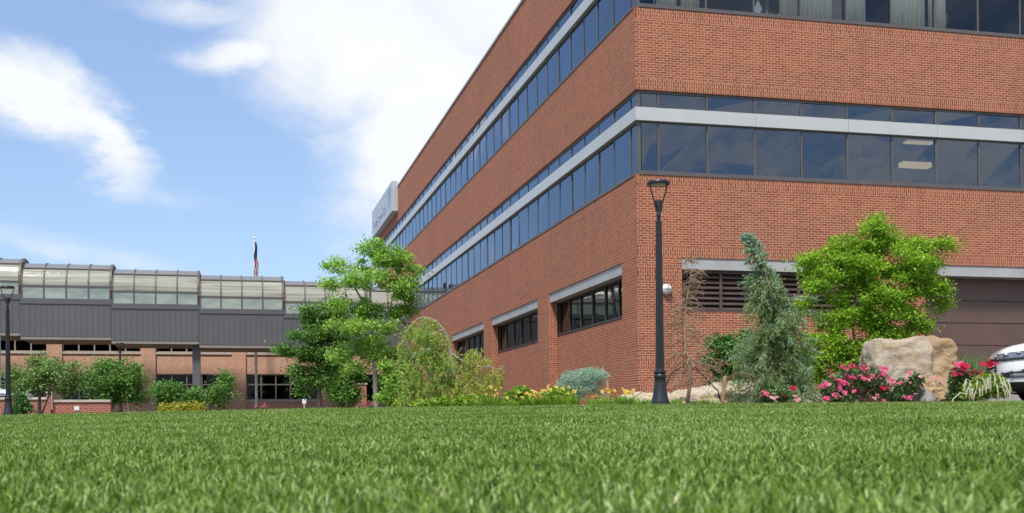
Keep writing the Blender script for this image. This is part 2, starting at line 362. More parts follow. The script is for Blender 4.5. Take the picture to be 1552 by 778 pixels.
# grass blades
def grass(n, d0, d1, hgt, wid, tmax=.8):
    d = np.sqrt(rng.uniform(d0*d0, d1*d1, n)); tt = rng.uniform(-tmax, tmax, n)
    D, E = edge(tt); ok = d < D; d, tt, D, E = d[ok], tt[ok], D[ok], E[ok]; n = len(d)
    x = d*(FWD.x + RGT.x*tt); y = d*(FWD.y + RGT.y*tt); z = d/D*(CAMH + D*E/F_PX) - .037
    # lateral clumping: blades sit in small tufts
    h = hgt*rng.uniform(.55, 1.15, n); wv = wid*rng.uniform(.6, 1.2, n)
    th = rng.uniform(0, 2*np.pi, n); lean = rng.uniform(.05, .75, n)*h; la = rng.uniform(0, 2*np.pi, n)
    sx_, sy_ = np.cos(th)*wv/2, np.sin(th)*wv/2; lx, ly = np.cos(la)*lean, np.sin(la)*lean
    B = np.stack([x, y, z], 1); one = np.zeros(n)
    Sv = np.stack([sx_, sy_, one], 1)
    mid = B + np.stack([lx*.3, ly*.3, h*.6], 1); tip = B + np.stack([lx, ly, h - lean*.25], 1)
    V = np.stack([B-Sv, B+Sv, mid+Sv*.85, mid-Sv*.85, tip+Sv*.25, tip-Sv*.25], 1).reshape(-1, 3)
    i = np.arange(n)[:, None]*6
    Fc = np.concatenate([i+np.array([[0, 1, 2, 3]]), i+np.array([[3, 2, 4, 5]])], 1).reshape(-1, 4)
    return V, Fc
gv, gf, off = [], [], 0
for args in ((56000, 0.7, 3.2, .031, .0055), (132000, 3.2, 6.5, .032, .006), (205000, 6.5, 13, .035, .0085), (225000, 13, 24, .040, .013), (115000, 24, 41, .042, .02)):
    V, Fc = grass(*args); gv.append(V); gf.append(Fc+off); off += len(V)
o = np_mesh('grass', np.concatenate(gv), np.concatenate(gf), M['blades']); tag(o, 'short green turf grass covering the whole lawn in the foreground', 'grass', kind='stuff')

# ------------------------------------------------------------------ main building
XC, YC, CZ = 10.79, 29.7, CAMH
XE, YE = 50.0, 88.9
T = .3
def z_(v): return v + CZ
bld = thing('office_building', 'large red brick office building with ribbon windows filling the right side', 'building', (XC, YC, gz(XC, YC)))
SILL2, TOP2, SILL3, TOP3, ROOF = z_(6.864), z_(9.21), z_(11.49), z_(13.836), z_(16.16)
LT, LB, WS = z_(4.595), z_(4.28), z_(3.16)
SOL = .305
BASE = z_(.78)
def wall_r(mb, x0, x1, z0, z1, mi=0, y=YC): mb.box(x0, x1, y, y+T, z0, z1, mi)
def wall_l(mb, y0, y1, z0, z1, mi=0, x=XC): mb.box(x, x+T, y0, y1, z0, z1, mi)
levels = [(LT, LT+SOL, 1), (LT+SOL, SILL2-SOL, 0), (SILL2-SOL, SILL2, 1), (TOP2, TOP2+SOL, 1), (TOP2+SOL, SILL3-SOL, 0), (SILL3-SOL, SILL3, 1), (TOP3, TOP3+SOL, 1), (TOP3+SOL, ROOF, 0)]
wr, wl = MB(), MB()
for z0, z1, mi in levels:
    wall_r(wr, XC, XE, z0, z1, mi); wall_l(wl, YC+T, YE, z0, z1, mi)
bays_l = [(31.0 + 9.4*k, 31.0 + 9.4*k + 7.83) for k in range(6)]
bays_r = [(12.1, 18.2, 'louver'), (19.75, 27.6, 'garage'), (29.2, 37.0, 'louver'), (38.6, 46.4, 'louver')]
plv = [(BASE, BASE+SOL*.9, 1), (BASE+SOL*.9, z_(1.51), 0), (z_(1.51), z_(1.82), 1), (z_(1.82), z_(3.98), 0), (z_(3.98), z_(4.29), 1), (z_(4.29), LT, 0)]
# piers
xs = [XC] + [v for b in bays_r for v in b[:2]] + [XE]
for i in range(0, len(xs), 2):
    for z0, z1, mi in plv: wall_r(wr, xs[i], xs[i+1], z0, z1, mi)
ys = [YC+T] + [v for b in bays_l for v in b] + [YE]
for i in range(0, len(ys), 2):
    if ys[i+1] - ys[i] < .05: continue
    for z0, z1, mi in plv: wall_l(wl, ys[i], ys[i+1], z0, z1, mi)
# recessed panels under the openings
plv2 = [(BASE, BASE+SOL*.9, 1), (BASE+SOL*.9, z_(1.51), 0), (z_(1.51), z_(1.82), 1), (z_(1.82), WS-.06, 0)]
for y0, y1 in bays_l:
    for z0, z1, mi in plv2: wall_l(wl, y0, y1, z0, z1, mi, XC+T)
for x0, x1, kd in bays_r:
    if kd == 'louver':
        for z0, z1, mi in plv2: wall_r(wr, x0, x1, z0, z1, mi, YC+.12)
wr.build('brick_wall', [M['brick'], M['soldier']], bld); wl.build('brick_wall', [M['brick'], M['soldier']], bld)
mb = MB(); mb.box(XC-.03, XE, YC-.03, YC+T, .2, BASE); mb.build('plinth', M['conc'], bld)
mb = MB(); mb.box(XC-.002, XC+T*2, YC+T, YE, .2, BASE-.002); mb.build('brick_base', M['brick'], bld)
mb = MB()
mb.box(XC-.05, XE+.05, YC-.05, YC+T+.05, ROOF, ROOF+.1); mb.box(XC-.05, XC+T+.05, YC+T+.05, YE+.05, ROOF, ROOF+.1)
mb.build('coping', M['coping'], bld)
mb = MB(); mb.box(XC+T, XE, YC+T, YE, ROOF-.8, ROOF-.5); o = mb.build('roof', M['roof'], bld)
mb = MB(); mb.box(XC, XE, YE, YE+T, BASE, ROOF); mb.box(XE, XE+T, YC, YE+T, BASE, ROOF); mb.build('rear_wall', M['brick'], bld)
# ribbon windows
def ribbon_r(z0, z1, b0, b1, gm='glass'):
    fr = MB(); y0, y1 = YC+.06, YC+.17
    fr.box(XC+.07, XE, YC-.02, y1, z0, z0+.07); fr.box(XC+.07, XE, y0, y1, z0+.07, z0+.13); fr.box(XC+.07, XE, y0, y1, z1-.07, z1)
    fr.box(XC+.07, XE, y0+.02, y1, b0-.05, b0); fr.box(XC+.07, XE, y0+.02, y1, b1, b1+.05)
    xm = [XC+.67 + 1.453*k for k in range(27)]
    for x in xm:
        for a, b in ((z0+.13, b0-.05), (b1+.05, z1-.07)): fr.box(x-.027, x+.027, y0+.005, y1-.005, a, b)
    for a, b in ((z0+.13, b0-.05), (b1+.05, z1-.07)): fr.box(XC+.06, XC+.15, YC+.06, YC+.15, a, b)
    f = fr.build('ribbon_window', M['frame'], bld)
    g = MB(); e = [XC+.15] + xm + [XE]
    for i in range(len(e)-1):
        for a, b in ((z0+.13, b0-.05), (b1+.05, z1-.07)):
            j = [random.gauss(0, .011) for _ in range(4)]
            xa, xb, yy = e[i]+.026, e[i+1]-.026, YC+.085
            g.add([(xa, yy+j[0], a), (xb, yy+j[1], a), (xb, yy+j[2], b), (xa, yy+j[3], b)], [(0, 1, 2, 3)])
    g.build('glass', M[gm], f)
    p = MB(); je = [XC+.001] + [XC+.67+2.906*q for q in range(1, 14)] + [XE]
    for q in range(len(je)-1): p.box(je[q], je[q+1]-.012, YC-.03+(.003 if q % 2 else 0), YC+.2, b0, b1)
    p.build('white_band', M['band'], bld)
def ribbon_l(z0, z1, b0, b1):
    fr = MB(); x0, x1 = XC+.06, XC+.17
    fr.box(XC-.02, x1, YC+.18, YE, z0, z0+.07); fr.box(x0, x1, YC+.18, YE, z0+.07, z0+.13); fr.box(x0, x1, YC+.18, YE, z1-.07, z1)
    fr.box(x0+.02, x1, YC+.18, YE, b0-.05, b0); fr.box(x0+.02, x1, YC+.18, YE, b1, b1+.05)
    ym = [YC+.67 + 1.453*k for k in range(40)]
    for y in ym:
        for a, b in ((z0+.13, b0-.05), (b1+.05, z1-.07)): fr.box(x0+.005, x1-.005, y-.027, y+.027, a, b)
    f = fr.build('ribbon_window', M['frame'], bld)
    g = MB(); e = [YC+.15] + ym + [YE]
    for i in range(len(e)-1):
        for a, b in ((z0+.13, b0-.05), (b1+.05, z1-.07)):
            j = [random.gauss(0, .006) for _ in range(4)]
            ya, yb, xx = e[i]+.026, e[i+1]-.026, XC+.085
            g.add([(xx+j[0], yb, a), (xx+j[1], ya, a), (xx+j[2], ya, b), (xx+j[3], yb, b)], [(0, 1, 2, 3)])
    g.build('glass', M['glass'], f)
    p = MB(); p.box(XC-.03, XC+.2, YC+.2, YE, b0, b1); p.box(XC-.03, XC, YC-.03, YC+.2, b0, b1); p.build('white_band', M['band'], bld)
ribbon_r(SILL2, TOP2, z_(8.357), z_(8.72)); ribbon_l(SILL2, TOP2, z_(8.357), z_(8.72))
ribbon_r(SILL3, TOP3, z_(12.98), z_(13.345), 'glass_clear'); ribbon_l(SILL3, TOP3, z_(12.98), z_(13.345))
# rooms behind the glass
mb = MB()
for sl, tp in ((SILL2, TOP2), (SILL3, TOP3)):
    mb.box(XC+.3, XE, YC+.3, YE, tp+.05, tp+.3, 1); mb.box(XC+.3, XE, YC+.3, YE, sl-.95, sl-.75)
    mb.box(XC+7, XE, YC+7, YC+7.2, sl-.75, tp+.05); mb.box(XC+7, XC+7.2, YC+7.2, YE, sl-.75, tp+.05)
    for x in (15, 25, 30, 35, 40, 45): mb.box(x+.3, x+.42, YC+1.2, YC+7, sl-.75, tp+.05)
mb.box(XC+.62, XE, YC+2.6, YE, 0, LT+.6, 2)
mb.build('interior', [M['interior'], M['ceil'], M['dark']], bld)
# lintels, lower windows, louvre, garage door
for y0, y1 in bays_l:
    mb = MB(); mb.box(XC+.04, XC+.52, y0+.003, y1-.003, LB, LT-.004); mb.build('lintel', M['lintel'], bld)
    fr = MB(); xa, xb = XC+.34, XC+.44
    fr.box(XC+.28, xb, y0+.003, y1-.003, WS-.06, WS); fr.box(xa, xb, y0+.003, y1-.003, LB-.06, LB-.002)
    ym = np.linspace(y0+.03, y1-.03, 7)
    for y in ym: fr.box(xa+.004, xb-.004, y-.03, y+.03, WS, LB-.06)
    f = fr.build('lower_window', M['frame_dark'], bld)
    g = MB()
    for a, b in zip(ym[:-1], ym[1:]):
        g.add([(xa+.05, b-.03, WS), (xa+.05, a+.03, WS), (xa+.05, a+.03, LB-.06), (xa+.05, b-.03, LB-.06)], [(0, 1, 2, 3)])
    g.build('glass', M['glass_low'], f)
    for k in range(10):
        bl = MB()
        yy = y0 + .4 + k*.75 + random.uniform(-.1, .1)
        bl.box(XC+.75, XC+.78, yy, yy+random.choice([.06, .12, .2]), WS, LB)
        bl.build('blind', M['curtain'], f)
for x0, x1, kd in bays_r:
    mb = MB(); mb.box(x0+.003, x1-.003, YC+.03, YC+.62, LB, LT-.004); mb.build('lintel', M['lintel'], bld)
    if kd == 'louver':
        mb = MB(); mb.box(x0+.003, x1-.003, YC+.16, YC+.34, WS-.06, WS); mb.box(x0+.003, x1-.003, YC+.2, YC+.34, LB-.08, LB-.002)
        for x in np.linspace(x0+.04, x1-.04, 6): mb.box(x-.04, x+.04, YC+.18, YC+.34, WS, LB-.08)
        f = mb.build('louvre_vent', M['louver'], bld)
        sl = MB(); n = 7
        for i in range(n):
            za = WS + (LB-.08-WS)*i/n
            h = (LB-.08-WS)/n
            sl.add([(x0+.04, YC+.20, za+.01), (x1-.04, YC+.20, za+.01), (x1-.04, YC+.33, za+h*.95), (x0+.04, YC+.33, za+h*.95), (x0+.04, YC+.20, za+.045), (x1-.04, YC+.20, za+.045)], [(0, 1, 5, 4), (4, 5, 2, 3)])
        sl.build('slat', M['louver'], f)
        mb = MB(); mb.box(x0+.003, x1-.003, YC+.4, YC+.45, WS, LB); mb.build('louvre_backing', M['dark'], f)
    else:
        mb = MB(); zz = np.linspace(.4, LB, 7)
        for i in range(6):
            mb.box(x0+.003, x1-.003, YC+.55+(.012 if i % 2 else 0), YC+.62, zz[i]+.012, zz[i+1]-.012)
        mb.box(x0+.003, x1-.003, YC+.60, YC+.66, .4, LB)
        mb.build('garage_door', M['garage'], bld)
        mb = MB(); mb.box(x0-.001, x0+.002, YC+.3, YC+.7, .4, LB); mb.build('door_jamb', M['brick'], bld); mb = MB(); mb.box(x1-.002, x1+.001, YC+.3, YC+.7, .4, LB); mb.build('door_jamb', M['brick'], bld)

# things behind the office glass
def xr(px): return YC*math.tan(math.atan((px-776)/F_PX)+YAW)
def zr(px, py):
    x = xr(px); d = x*FWD.x + YC*FWD.y; p = P(px, py, d); return p.z
for i, (a, b, nm) in enumerate([(1005, 1040, 'first from the corner'), (1046, 1075, 'second from the corner'), (1197, 1224, 'just right of the diamond notice'), (1228, 1276, 'left of the tan post'), (1296, 1328, 'right of the tan post'), (1368, 1420, 'wide, right of the bright mullion'), (1425, 1452, 'beside the tilted wooden board')]):
    x0, x1 = xr(a), xr(b); n = 24; vs = []
    for k in range(n+1):
        x = x0 + (x1-x0)*k/n; y = YC+.42+.035*math.sin(k*1.9+i)
        vs += [(x, y, SILL3+.13), (x, y, TOP3-.05)]
    mb = MB(); mb.add(vs, [(2*k, 2*k+2, 2*k+3, 2*k+1) for k in range(n)])
    o = mb.build('curtain', M['curtain'], smooth=True); md = o.modifiers.new('solid', 'SOLIDIFY'); md.thickness = .01
    tag(o, 'pale grey curtain in the top right windows, ' + nm, 'curtain', 'curtains in the top floor windows')
mb = MB(); mb.box(xr(1277), xr(1295), YC+.5, YC+.75, SILL3-.75, TOP3+.04); tag(mb.build('column', M['tan_frame']), 'tan post standing behind the top floor window between two curtains', 'post')
mb = MB(); x0, x1 = xr(1455), xr(1486); mb.add([(x0, YC+.6, SILL3+.35), (x1, YC+1.4, SILL3+.85), (x1, YC+1.4, SILL3+1.1), (x0, YC+.6, SILL3+.75), (x0, YC+.64, SILL3+.35), (x1, YC+1.44, SILL3+.85), (x1, YC+1.44, SILL3+1.1), (x0, YC+.64, SILL3+.75)], [(0,1,2,3),(5,4,7,6),(0,4,5,1),(3,2,6,7),(0,3,7,4),(1,5,6,2)])
tag(mb.build('board', M['wood']), 'orange brown wooden board tilted behind the top floor window', 'board')
x0 = xr(1160); zc_ = zr(1160, 10)
mb = MB(); q = [(x0-.13, YC+.3, zc_-.02), (x0+.0, YC+.3, zc_-.24), (x0+.16, YC+.3, zc_+.04), (x0+.03, YC+.3, zc_+.3)]
mb.add(q + [(a, b+.015, c) for a, b, c in q], [(0,1,2,3),(7,6,5,4),(0,4,5,1),(1,5,6,2),(2,6,7,3),(3,7,4,0)])
tag(mb.build('diamond_notice', M['white']), 'white diamond shaped card standing in the top floor window', 'notice')
for i, (px, h, wd) in enumerate([(1165, .05, .16), (1173, .16, .06), (1180, .09, .08), (1191, .1, .07), (1197, .06, .1), (1232, .09, .07)]):
    x = xr(px); mb = MB(); mb.lathe([(wd/2, 0), (wd/2*.9, h*.55), (wd/4, h*.7), (wd/3, h*.85), (wd/6, h)], (x, YC+.24, SILL3+.135), 10)
    tag(mb.build('ornament', M['white'], smooth=True), ['flat white ornament on the sill below the diamond card', 'tallest white ornament on the top floor sill', 'second white ornament right of the tall one on the sill', 'third white ornament right of the tall one on the sill', 'white ornament on the sill at the curtain edge', 'small white ornament on the sill right of the mullion'][i], 'ornament', 'ornaments on the window sill')
mb = MB(); c_ = Vector((xr(1131), YC+.5, zr(1131, 13))); mb.lathe([(.02, -.11), (.09, -.07), (.11, 0), (.09, .07), (.02, .11)], c_, 14)
tag(mb.build('globe', M['white_lens'], smooth=True), 'small pale globe behind the top floor window left of the diamond card', 'globe')
for i, (px, py, L_, lab) in enumerate([(1391, 246, 1.05, 'warm ceiling light strip seen through the second floor window above the garage'), (1397, 212, 1.0, 'upper thin light strip seen through the second floor window above the garage')]):
    dd = 37.5; c_ = P(px, py+3, dd); mb = MB(); mb.box(c_.x-L_/2, c_.x+L_/2, c_.y, c_.y+.3, c_.z-(.08, .02)[i], c_.z+(.08, .02)[i])
    o = mb.build('ceiling_light', M['lit']); tag(o, lab, 'light')
# wall lamp
c_ = Vector((xr(1011), YC, zr(1011, 439)))
t_ = thing('wall_lamp', 'round white bulkhead lamp on the brick wall beside the black lamp post', 'lamp', c_)
def disc_y(mb, prof, c, n=28):
    vs = []
    for r, y in prof:
        for j in range(n): th = 2*math.pi*j/n; vs.append(Vector(c)+Vector((r*math.cos(th), y, r*math.sin(th))))
    k = len(prof); mb.add(vs, [(i*n+j, (i+1)*n+j, (i+1)*n+(j+1) % n, i*n+(j+1) % n) for i in range(k-1) for j in range(n)] + [tuple(range(n)), tuple((k-1)*n+j for j in range(n-1, -1, -1))])
mb = MB(); disc_y(mb, [(.16, 0), (.16, -.05), (.14, -.06)], c_); mb.build('base', M['conc'], t_, True, 40)
mb = MB(); disc_y(mb, [(.14, -.06), (.135, -.1), (.11, -.14), (.06, -.165), (.01, -.17)], c_); mb.build('lens', M['white_lens'], t_, True, 60)
mb = MB(); mb.tube([c_+Vector((0, -.17, -.14)), c_+Vector((0, -.185, 0)), c_+Vector((0, -.17, .14))], .008, 5); mb.tube([c_+Vector((-.14, -.165, 0)), c_+Vector((0, -.187, 0)), c_+Vector((.14, -.165, 0))], .008, 5); mb.build('guard', M['frame'], t_)

# big sign box high on the left facade
sx0, sx1, sy0, sy1, sz0, sz1 = XC-.42, XC, 76.8, 88.4, z_(14.5), z_(16.55)
t_ = thing('wall_sign', 'pale grey box sign with blue lettering high on the far end of the brick wall', 'sign', (sx1, sy0, sz0))
mb = MB(); mb.box(sx0, sx1-.004, sy0, sy1, sz0, sz1); mb.build('panel', M['sign'], t_, bevel=.02)
def text_mesh(name, s, size, m4, mat, parent):
    cu = bpy.data.curves.new(name, 'FONT'); cu.body = s; cu.size = size; cu.extrude = .01; cu.align_x = 'LEFT'
    tmp = bpy.data.objects.new('tmp', cu); COL.objects.link(tmp); bpy.context.view_layer.update()
    dg = bpy.context.evaluated_depsgraph_get(); me = bpy.data.meshes.new_from_object(tmp.evaluated_get(dg)); me.name = name
    bpy.data.objects.remove(tmp); me.transform(m4); return link(name, me, mat, parent)
RL = Matrix(((0, 0, -1), (-1, 0, 0), (0, 1, 0))).to_4x4()      # text x -> -Y, text y -> +Z, faces -X
text_mesh('lettering', 'Youngstown State', 1.0, Matrix.Translation((sx0-.012, sy1-1.0, sz0+.55)) @ RL, M['sign_txt'], t_)
def yplane(pts, mb): mb.add([(sx0-.02, y, z) for y, z in pts] + [(sx0-.001, y, z) for y, z in pts], [tuple(range(len(pts))), tuple(range(2*len(pts)-1, len(pts)-1, -1))])
mb = MB(); yc_ = sy0+1.6; zb = sz0+.3
yplane([(yc_+.9, zb+1.45), (yc_+.3, zb+1.45), (yc_, zb+1.0), (yc_-.3, zb+1.45), (yc_-.9, zb+1.45), (yc_-.2, zb+.6), (yc_-.05, zb), (yc_+.2, zb+.6)], mb)
mb.build('emblem', M['sign_txt'], t_)

# ------------------------------------------------------------------ footbridge with glazed vault
br = thing('footbridge', 'enclosed grey footbridge with stepped curved glass roof joining the brick building', 'bridge', (-2, 72, gz(-2, 72)))
def bx_(px, yv): return yv*math.tan(math.atan((px-776)/F_PX)+YAW)
bnd = [-27.6, -22.5, -17.4, -12.3, -7.22, -2.14, 2.94, 8.04, XC]
YB0, YB1 = 72.0, 76.2
for i in range(8):
    x0, x1 = bnd[i], bnd[i+1]-(.02 if i < 7 else .01); k = i-3
    top, gb, lg, cb = z_(9.95-.245*k), z_(7.68-.23*k), z_(7.36-.22*k), z_(5.42-.21*k)
    sec = MB(); sec.box(x0, x1, YB0, YB1, cb, lg); sec.box(x0, x1, YB0-.05, YB1+.05, lg, gb)
    s_ = sec.build('bridge_section', M['clad'], br)
    rb = MB()
    for xx in np.arange(x0+.15, x1, .32): rb.box(xx-.018, xx+.018, YB0-.02, YB0, cb+.02, lg-.05)
    rb.build('cladding_rib', M['clad_rib'], s_)
    mb = MB(); mb.box(x0, x1, YB0+.02, YB1-.02, cb-.17, cb-.003); mb.build('soffit', M['soffit'], s_)
    # vault outline (y,z) front to back
    H = top-gb; low = H*.33
    prof = [(YB0+.02, gb+.003), (YB0+.02, gb+low)]
    for a in np.linspace(0, 90, 9)[1:]: prof.append((YB0+.02+1.75*(1-math.cos(R_(a))), gb+low+(H-low)*math.sin(R_(a))))
    prof += [(YB0+YB1-y, z) for y, z in prof[::-1]]
    def strip(mb, i0, i1, xa, xb, mi=0, off=0):
        for q in range(i0, i1):
            (y0, z0), (y1, z1) = prof[q], prof[q+1]
            mb.add([(xa, y0, z0), (xb, y0, z0), (xb, y1, z1), (xa, y1, z1)], [(0, 1, 2, 3)], mi)
    for q0 in (0, 13):
        g = MB()
        for q in range(5 if q0 == 0 else 6):
            if q0 and q == 0: continue
            strip(g, q0+q, q0+q+1, x0, x1, 1 if q0+q in (0, 18) else 0)
        g.build('glass_vault', [M['vault'], M['vpane']], s_, True, 50)
    c_ = MB(); strip(c_, 5, 14, x0, x1); c_.build('vault_cap', M['vault_cap'], s_, True, 50)
    r = MB(); npan = 4 if i < 7 else 2
    for q in range(npan+1):
        xx = x0+.03 + (x1-x0-.06)*q/npan; wd = .035 if 0 < q < npan else .07
        pts = prof; inner = [(y+(.08 if n_ < 10 else -.08)*(1 if abs(n_-9.5) > 5 else .3), z-.06) for n_, (y, z) in enumerate(pts)]
        out = [(y-(.05 if n_ < 10 else -.05)*(1 if abs(n_-9.5) > 5 else .3), z+(.05 if 1 < n_ < 18 else 0)) for n_, (y, z) in enumerate(pts)]
        vs = []
        for (yo, zo), (yi, zi) in zip(out, inner): vs += [(xx-wd, yo, zo), (xx+wd, yo, zo), (xx+wd, yi, zi), (xx-wd, yi, zi)]
        n_ = len(pts); fs = []
        for a in range(n_-1):
            for e in range(4): fs.append((a*4+e, a*4+(e+1) % 4, (a+1)*4+(e+1) % 4, (a+1)*4+e))
        r.add(vs, fs)
    r.box(x0, x1, YB0-.03, YB0+.05, gb+low-.035, gb+low+.035)
    yq, zq = prof[5]; r.box(x0, x1, yq-.07, yq+.05, zq-.02, zq+.05)
    r.build('rib', M['rib'], s_)
    # end wall of the vault
    for xx, nm in ((x0+.02, 0), (x1-.02, 1)):
        e = MB(); e.add([(xx, y, z-.03) for y, z in prof], [tuple(range(len(prof)))]); e.build('vault_end', M['vault_cap'], s_)
for xx in (-2.35, 9.6):
    mb = MB(); mb.box(xx-.24, xx+.24, YB0+.6, YB0+1.1, .2, z_(5.0)); mb.build('column', M['clad_rib'], br)
for xx in (-18, ):
    mb = MB(); mb.box(xx-.24, xx+.24, YB0+.6, YB0+1.1, .2, z_(5.9)); mb.build('column', M['clad_rib'], br)

# ------------------------------------------------------------------ low brick building behind the bridge
YL = 79.0
lb = thing('brick_building', 'low tan brick building with wide dark windows behind the footbridge', 'building', (-5, YL, gz(-5, YL)))
def lx(px): return bx_(px, YL)
def lz(px, py):
    x = lx(px); return P(px, py, x*FWD.x+YL*FWD.y).z
pier = [lx(84)+ (lx(363)-lx(84))/2*k for k in range(-3, 4)]
zs1, zs2 = lz(240, 607), lz(240, 567); zu1, zu2 = lz(240, 534), lz(240, 500)
x0, x1 = pier[0]-8, XC-.01
mb = MB(); mb.box(x0, x1, YL, YL+.4, .2, zs1-.12); mb.box(x0, x1, YL, YL+.4, zs2, zu1-.14); mb.box(x0, x1, YL, YL+.4, zu2, zu2+.9)
mb.box(x0, x0+.4, YL+.4, YL+14, .2, zu2+.9); mb.box(x0, x1, YL+14, YL+14.4, .2, zu2+.9)
pw = .45
for p in pier: mb.box(p-pw, p+pw, YL-.12, YL-.001, .2, zu2+.9); mb.box(p-pw, p+pw, YL, YL+.4, zs1-.12, zs2); mb.box(p-pw, p+pw, YL, YL+.4, zu1-.14, zu2)
mb.build('wall', M['brick_tan'], lb)
mb = MB(); mb.box(x0, x1, YL+.4, YL+14, zu2+.6, zu2+.75); mb.build('roof', M['roof'], lb)
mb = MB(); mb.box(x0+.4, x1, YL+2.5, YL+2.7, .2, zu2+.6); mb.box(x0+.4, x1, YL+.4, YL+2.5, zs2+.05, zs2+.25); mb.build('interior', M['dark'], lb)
for a, b in zip(pier[:-1], pier[1:]):
    a, b = a+pw, b-pw
    for (za, zb, rows) in ((zs1, zs2, (.6,)), (zu1, zu2, ())):
        f = MB(); ya, yb = YL+.1, YL+.22
        f.box(a, b, ya, yb, za, za+.06); f.box(a, b, ya, yb, zb-.06, zb)
        hs = [za+.06] + [za+(zb-za)*r_ for r_ in rows] + [zb-.06]
        for x in np.linspace(a+.04, b-.04, 6):
            f.box(x-.04, x+.04, ya+.005, yb-.005, za+.06, zb-.06)
        for h_ in hs[1:-1]: f.box(a, b, ya+.01, yb-.01, h_-.04, h_+.04)
        fo = f.build('window', M['tan_frame'], lb)
        g = MB(); g.add([(a, YL+.17, za), (b, YL+.17, za), (b, YL+.17, zb), (a, YL+.17, zb)], [(0, 1, 2, 3)]); g.build('glass', M['glass_far'], fo)
        s_ = MB(); s_.box(a, b, YL-.08, YL+.4, za-.12 if rows else za-.14, za-.002); s_.build('window_sill', M['stone_sill'], fo)
# brick box in front of the right end
p0, p1 = G(540, 70), G(556, 70)
mb = MB(); zt = P(540, 583, 70).z; mb.box(p0.x, p1.x, p0.y, p0.y+.6, p0.z-.2, zt); mb.box(p0.x-.05, p1.x+.05, p0.y-.05, p0.y+.65, zt, zt+.08, 1)
tag(mb.build('brick_pillar', [M['brick_low'], M['stone_sill']]), 'short brick pillar before the low building windows, right of the dark lamp post', 'pillar')

# low garden wall at the left
DW = 42
def gwall(px0, px1, pytop, d):
    a, b = P(px0, pytop, d), P(px1, pytop, d); return a, b
gw = thing('garden_wall', 'low red brick garden wall with stone capping at the far left', 'wall', G(80, DW))
def yw_box(mb, px0, px1, py, dy0, dy1, z0, z1, mi=0):
    y = G(80, DW).y; x0_, x1_ = bx_(px0, y), bx_(px1, y); mb.box(x0_, x1_, y+dy0, y+dy1, z0, z1, mi)
zA, zB = P(50, 606, DW).z, P(120, 609.5, DW).z
mb = MB(); yw_box(mb, -160, 76, 0, 0, .3, .2, zA); yw_box(mb, 80, 168, 0, 0, .3, .2, zB); yw_box(mb, 71, 77.5, 0, -.08, .38, .2, zA+.22); mb.build('brickwork', M['brick_low'], gw)
mb = MB(); yw_box(mb, -160, 70.6, 0, -.05, .35, zA, zA+.09); yw_box(mb, 80, 168, 0, -.05, .35, zB, zB+.09); yw_box(mb, 70.6, 78, 0, -.12, .42, zA+.22, zA+.3); mb.build('capping', M['stone_sill'], gw)
y = G(80, DW).y
mb = MB(); yw_box(mb, 79, 80.2, 0, -.13, -.06, P(80, 621, DW).z, zA+.3); mb.build('downpipe', M['stone_sill'], gw)
mb = MB(); yw_box(mb, 113, 120.5, 0, -.03, -.004, P(115, 622, DW).z, P(115, 616, DW).z); tag(mb.build('plate', M['white']), 'small blank white plate fixed to the low garden wall', 'plate')
# pale blue post cut by the left frame edge
a = G(-4, 48); mb = MB(); mb.tube([a, Vector((a.x, a.y, P(0, 497, 48).z))], .15, 12); tag(mb.build('blue_post', M['paleblue'], smooth=True, sharp=40), 'tall pale blue post cut off by the left edge of the picture', 'post')

# ------------------------------------------------------------------ lamps
def street_lamp(px, d, ytop, label, ang=0.25):
    b = G(px, d); H = P(px, ytop, d).z - b.z; k = H/4.15
    t = thing('street_lamp', label, 'street lamp', b, 0, 'black post top street lamps')
    c = Vector((0, 0, 0))
    mb = MB(); mb.lathe([(r*k, z*k) for r, z in [(.17, -.1), (.17, .06), (.155, .12), (.125, .25), (.105, .42), (.1, .5), (.112, .52), (.112, .56), (.098, .58), (.11, .60), (.11, .63), (.085, .65), (.08, .7)]], c, 20)
    mb.build('base', M['black'], t, True, 35, world_coords=False)
    mb = MB(); n = 16; vs = []; rows = [(.078, .7), (.074, 1.5), (.066, 2.5), (.058, 3.38)]
    for r, z in rows:
        for j in range(n*2):
            th = math.pi*j/n; rr = r*(1 if j % 2 else .88); vs.append((rr*k*math.cos(th), rr*k*math.sin(th), z*k))
    mb.add(vs, [(i*2*n+j, i*2*n+(j+1) % (2*n), (i+1)*2*n+(j+1) % (2*n), (i+1)*2*n+j) for i in range(3) for j in range(2*n)]); mb.build('pole', M['black'], t, world_coords=False)
    mb = MB(); mb.lathe([(r*k, z*k) for r, z in [(.062, 3.38), (.064, 3.4), (.038, 3.41), (.038, 3.5), (.044, 3.51), (.044, 3.53), (.04, 3.54), (.042, 3.62), (.075, 3.77), (.07, 3.79), (.02, 3.8)]], c, 18); mb.build('neck', M['black'], t, True, 35, world_coords=False)
    for s in (-1, 1):
        ca, sa = math.cos(ang)*s, math.sin(ang)*s
        mb = MB(); mb.tube([(ca*r*k, sa*r*k, z*k) for r, z in [(.06, 3.6), (.085, 3.74), (.13, 3.86), (.175, 3.98), (.192, 4.06), (.195, 4.12)]], .014*k, 8); mb.build('arm', M['black'], t, True, 60, world_coords=False)
    mb = MB(); mb.lathe([(r*k, z*k) for r, z in [(.15, 4.085), (.205, 4.08), (.215, 4.1), (.215, 4.125), (.195, 4.15), (.1, 4.165), (.01, 4.17)]], c, 32); hd = mb.build('lamp_head', M['black'], t, True, 40, world_coords=False)
    mb = MB(); mb.lathe([(.01, 4.065*k), (.1*k, 4.068*k), (.15*k, 4.08*k), (.15*k, 4.09*k)], c, 28); mb.build('lens', M['lens'], t, True, 60, world_coords=False)
    return t
street_lamp(1000.5, 20.6, 275, 'black street lamp before the brick corner, nearest and tallest of the lamps', .3)
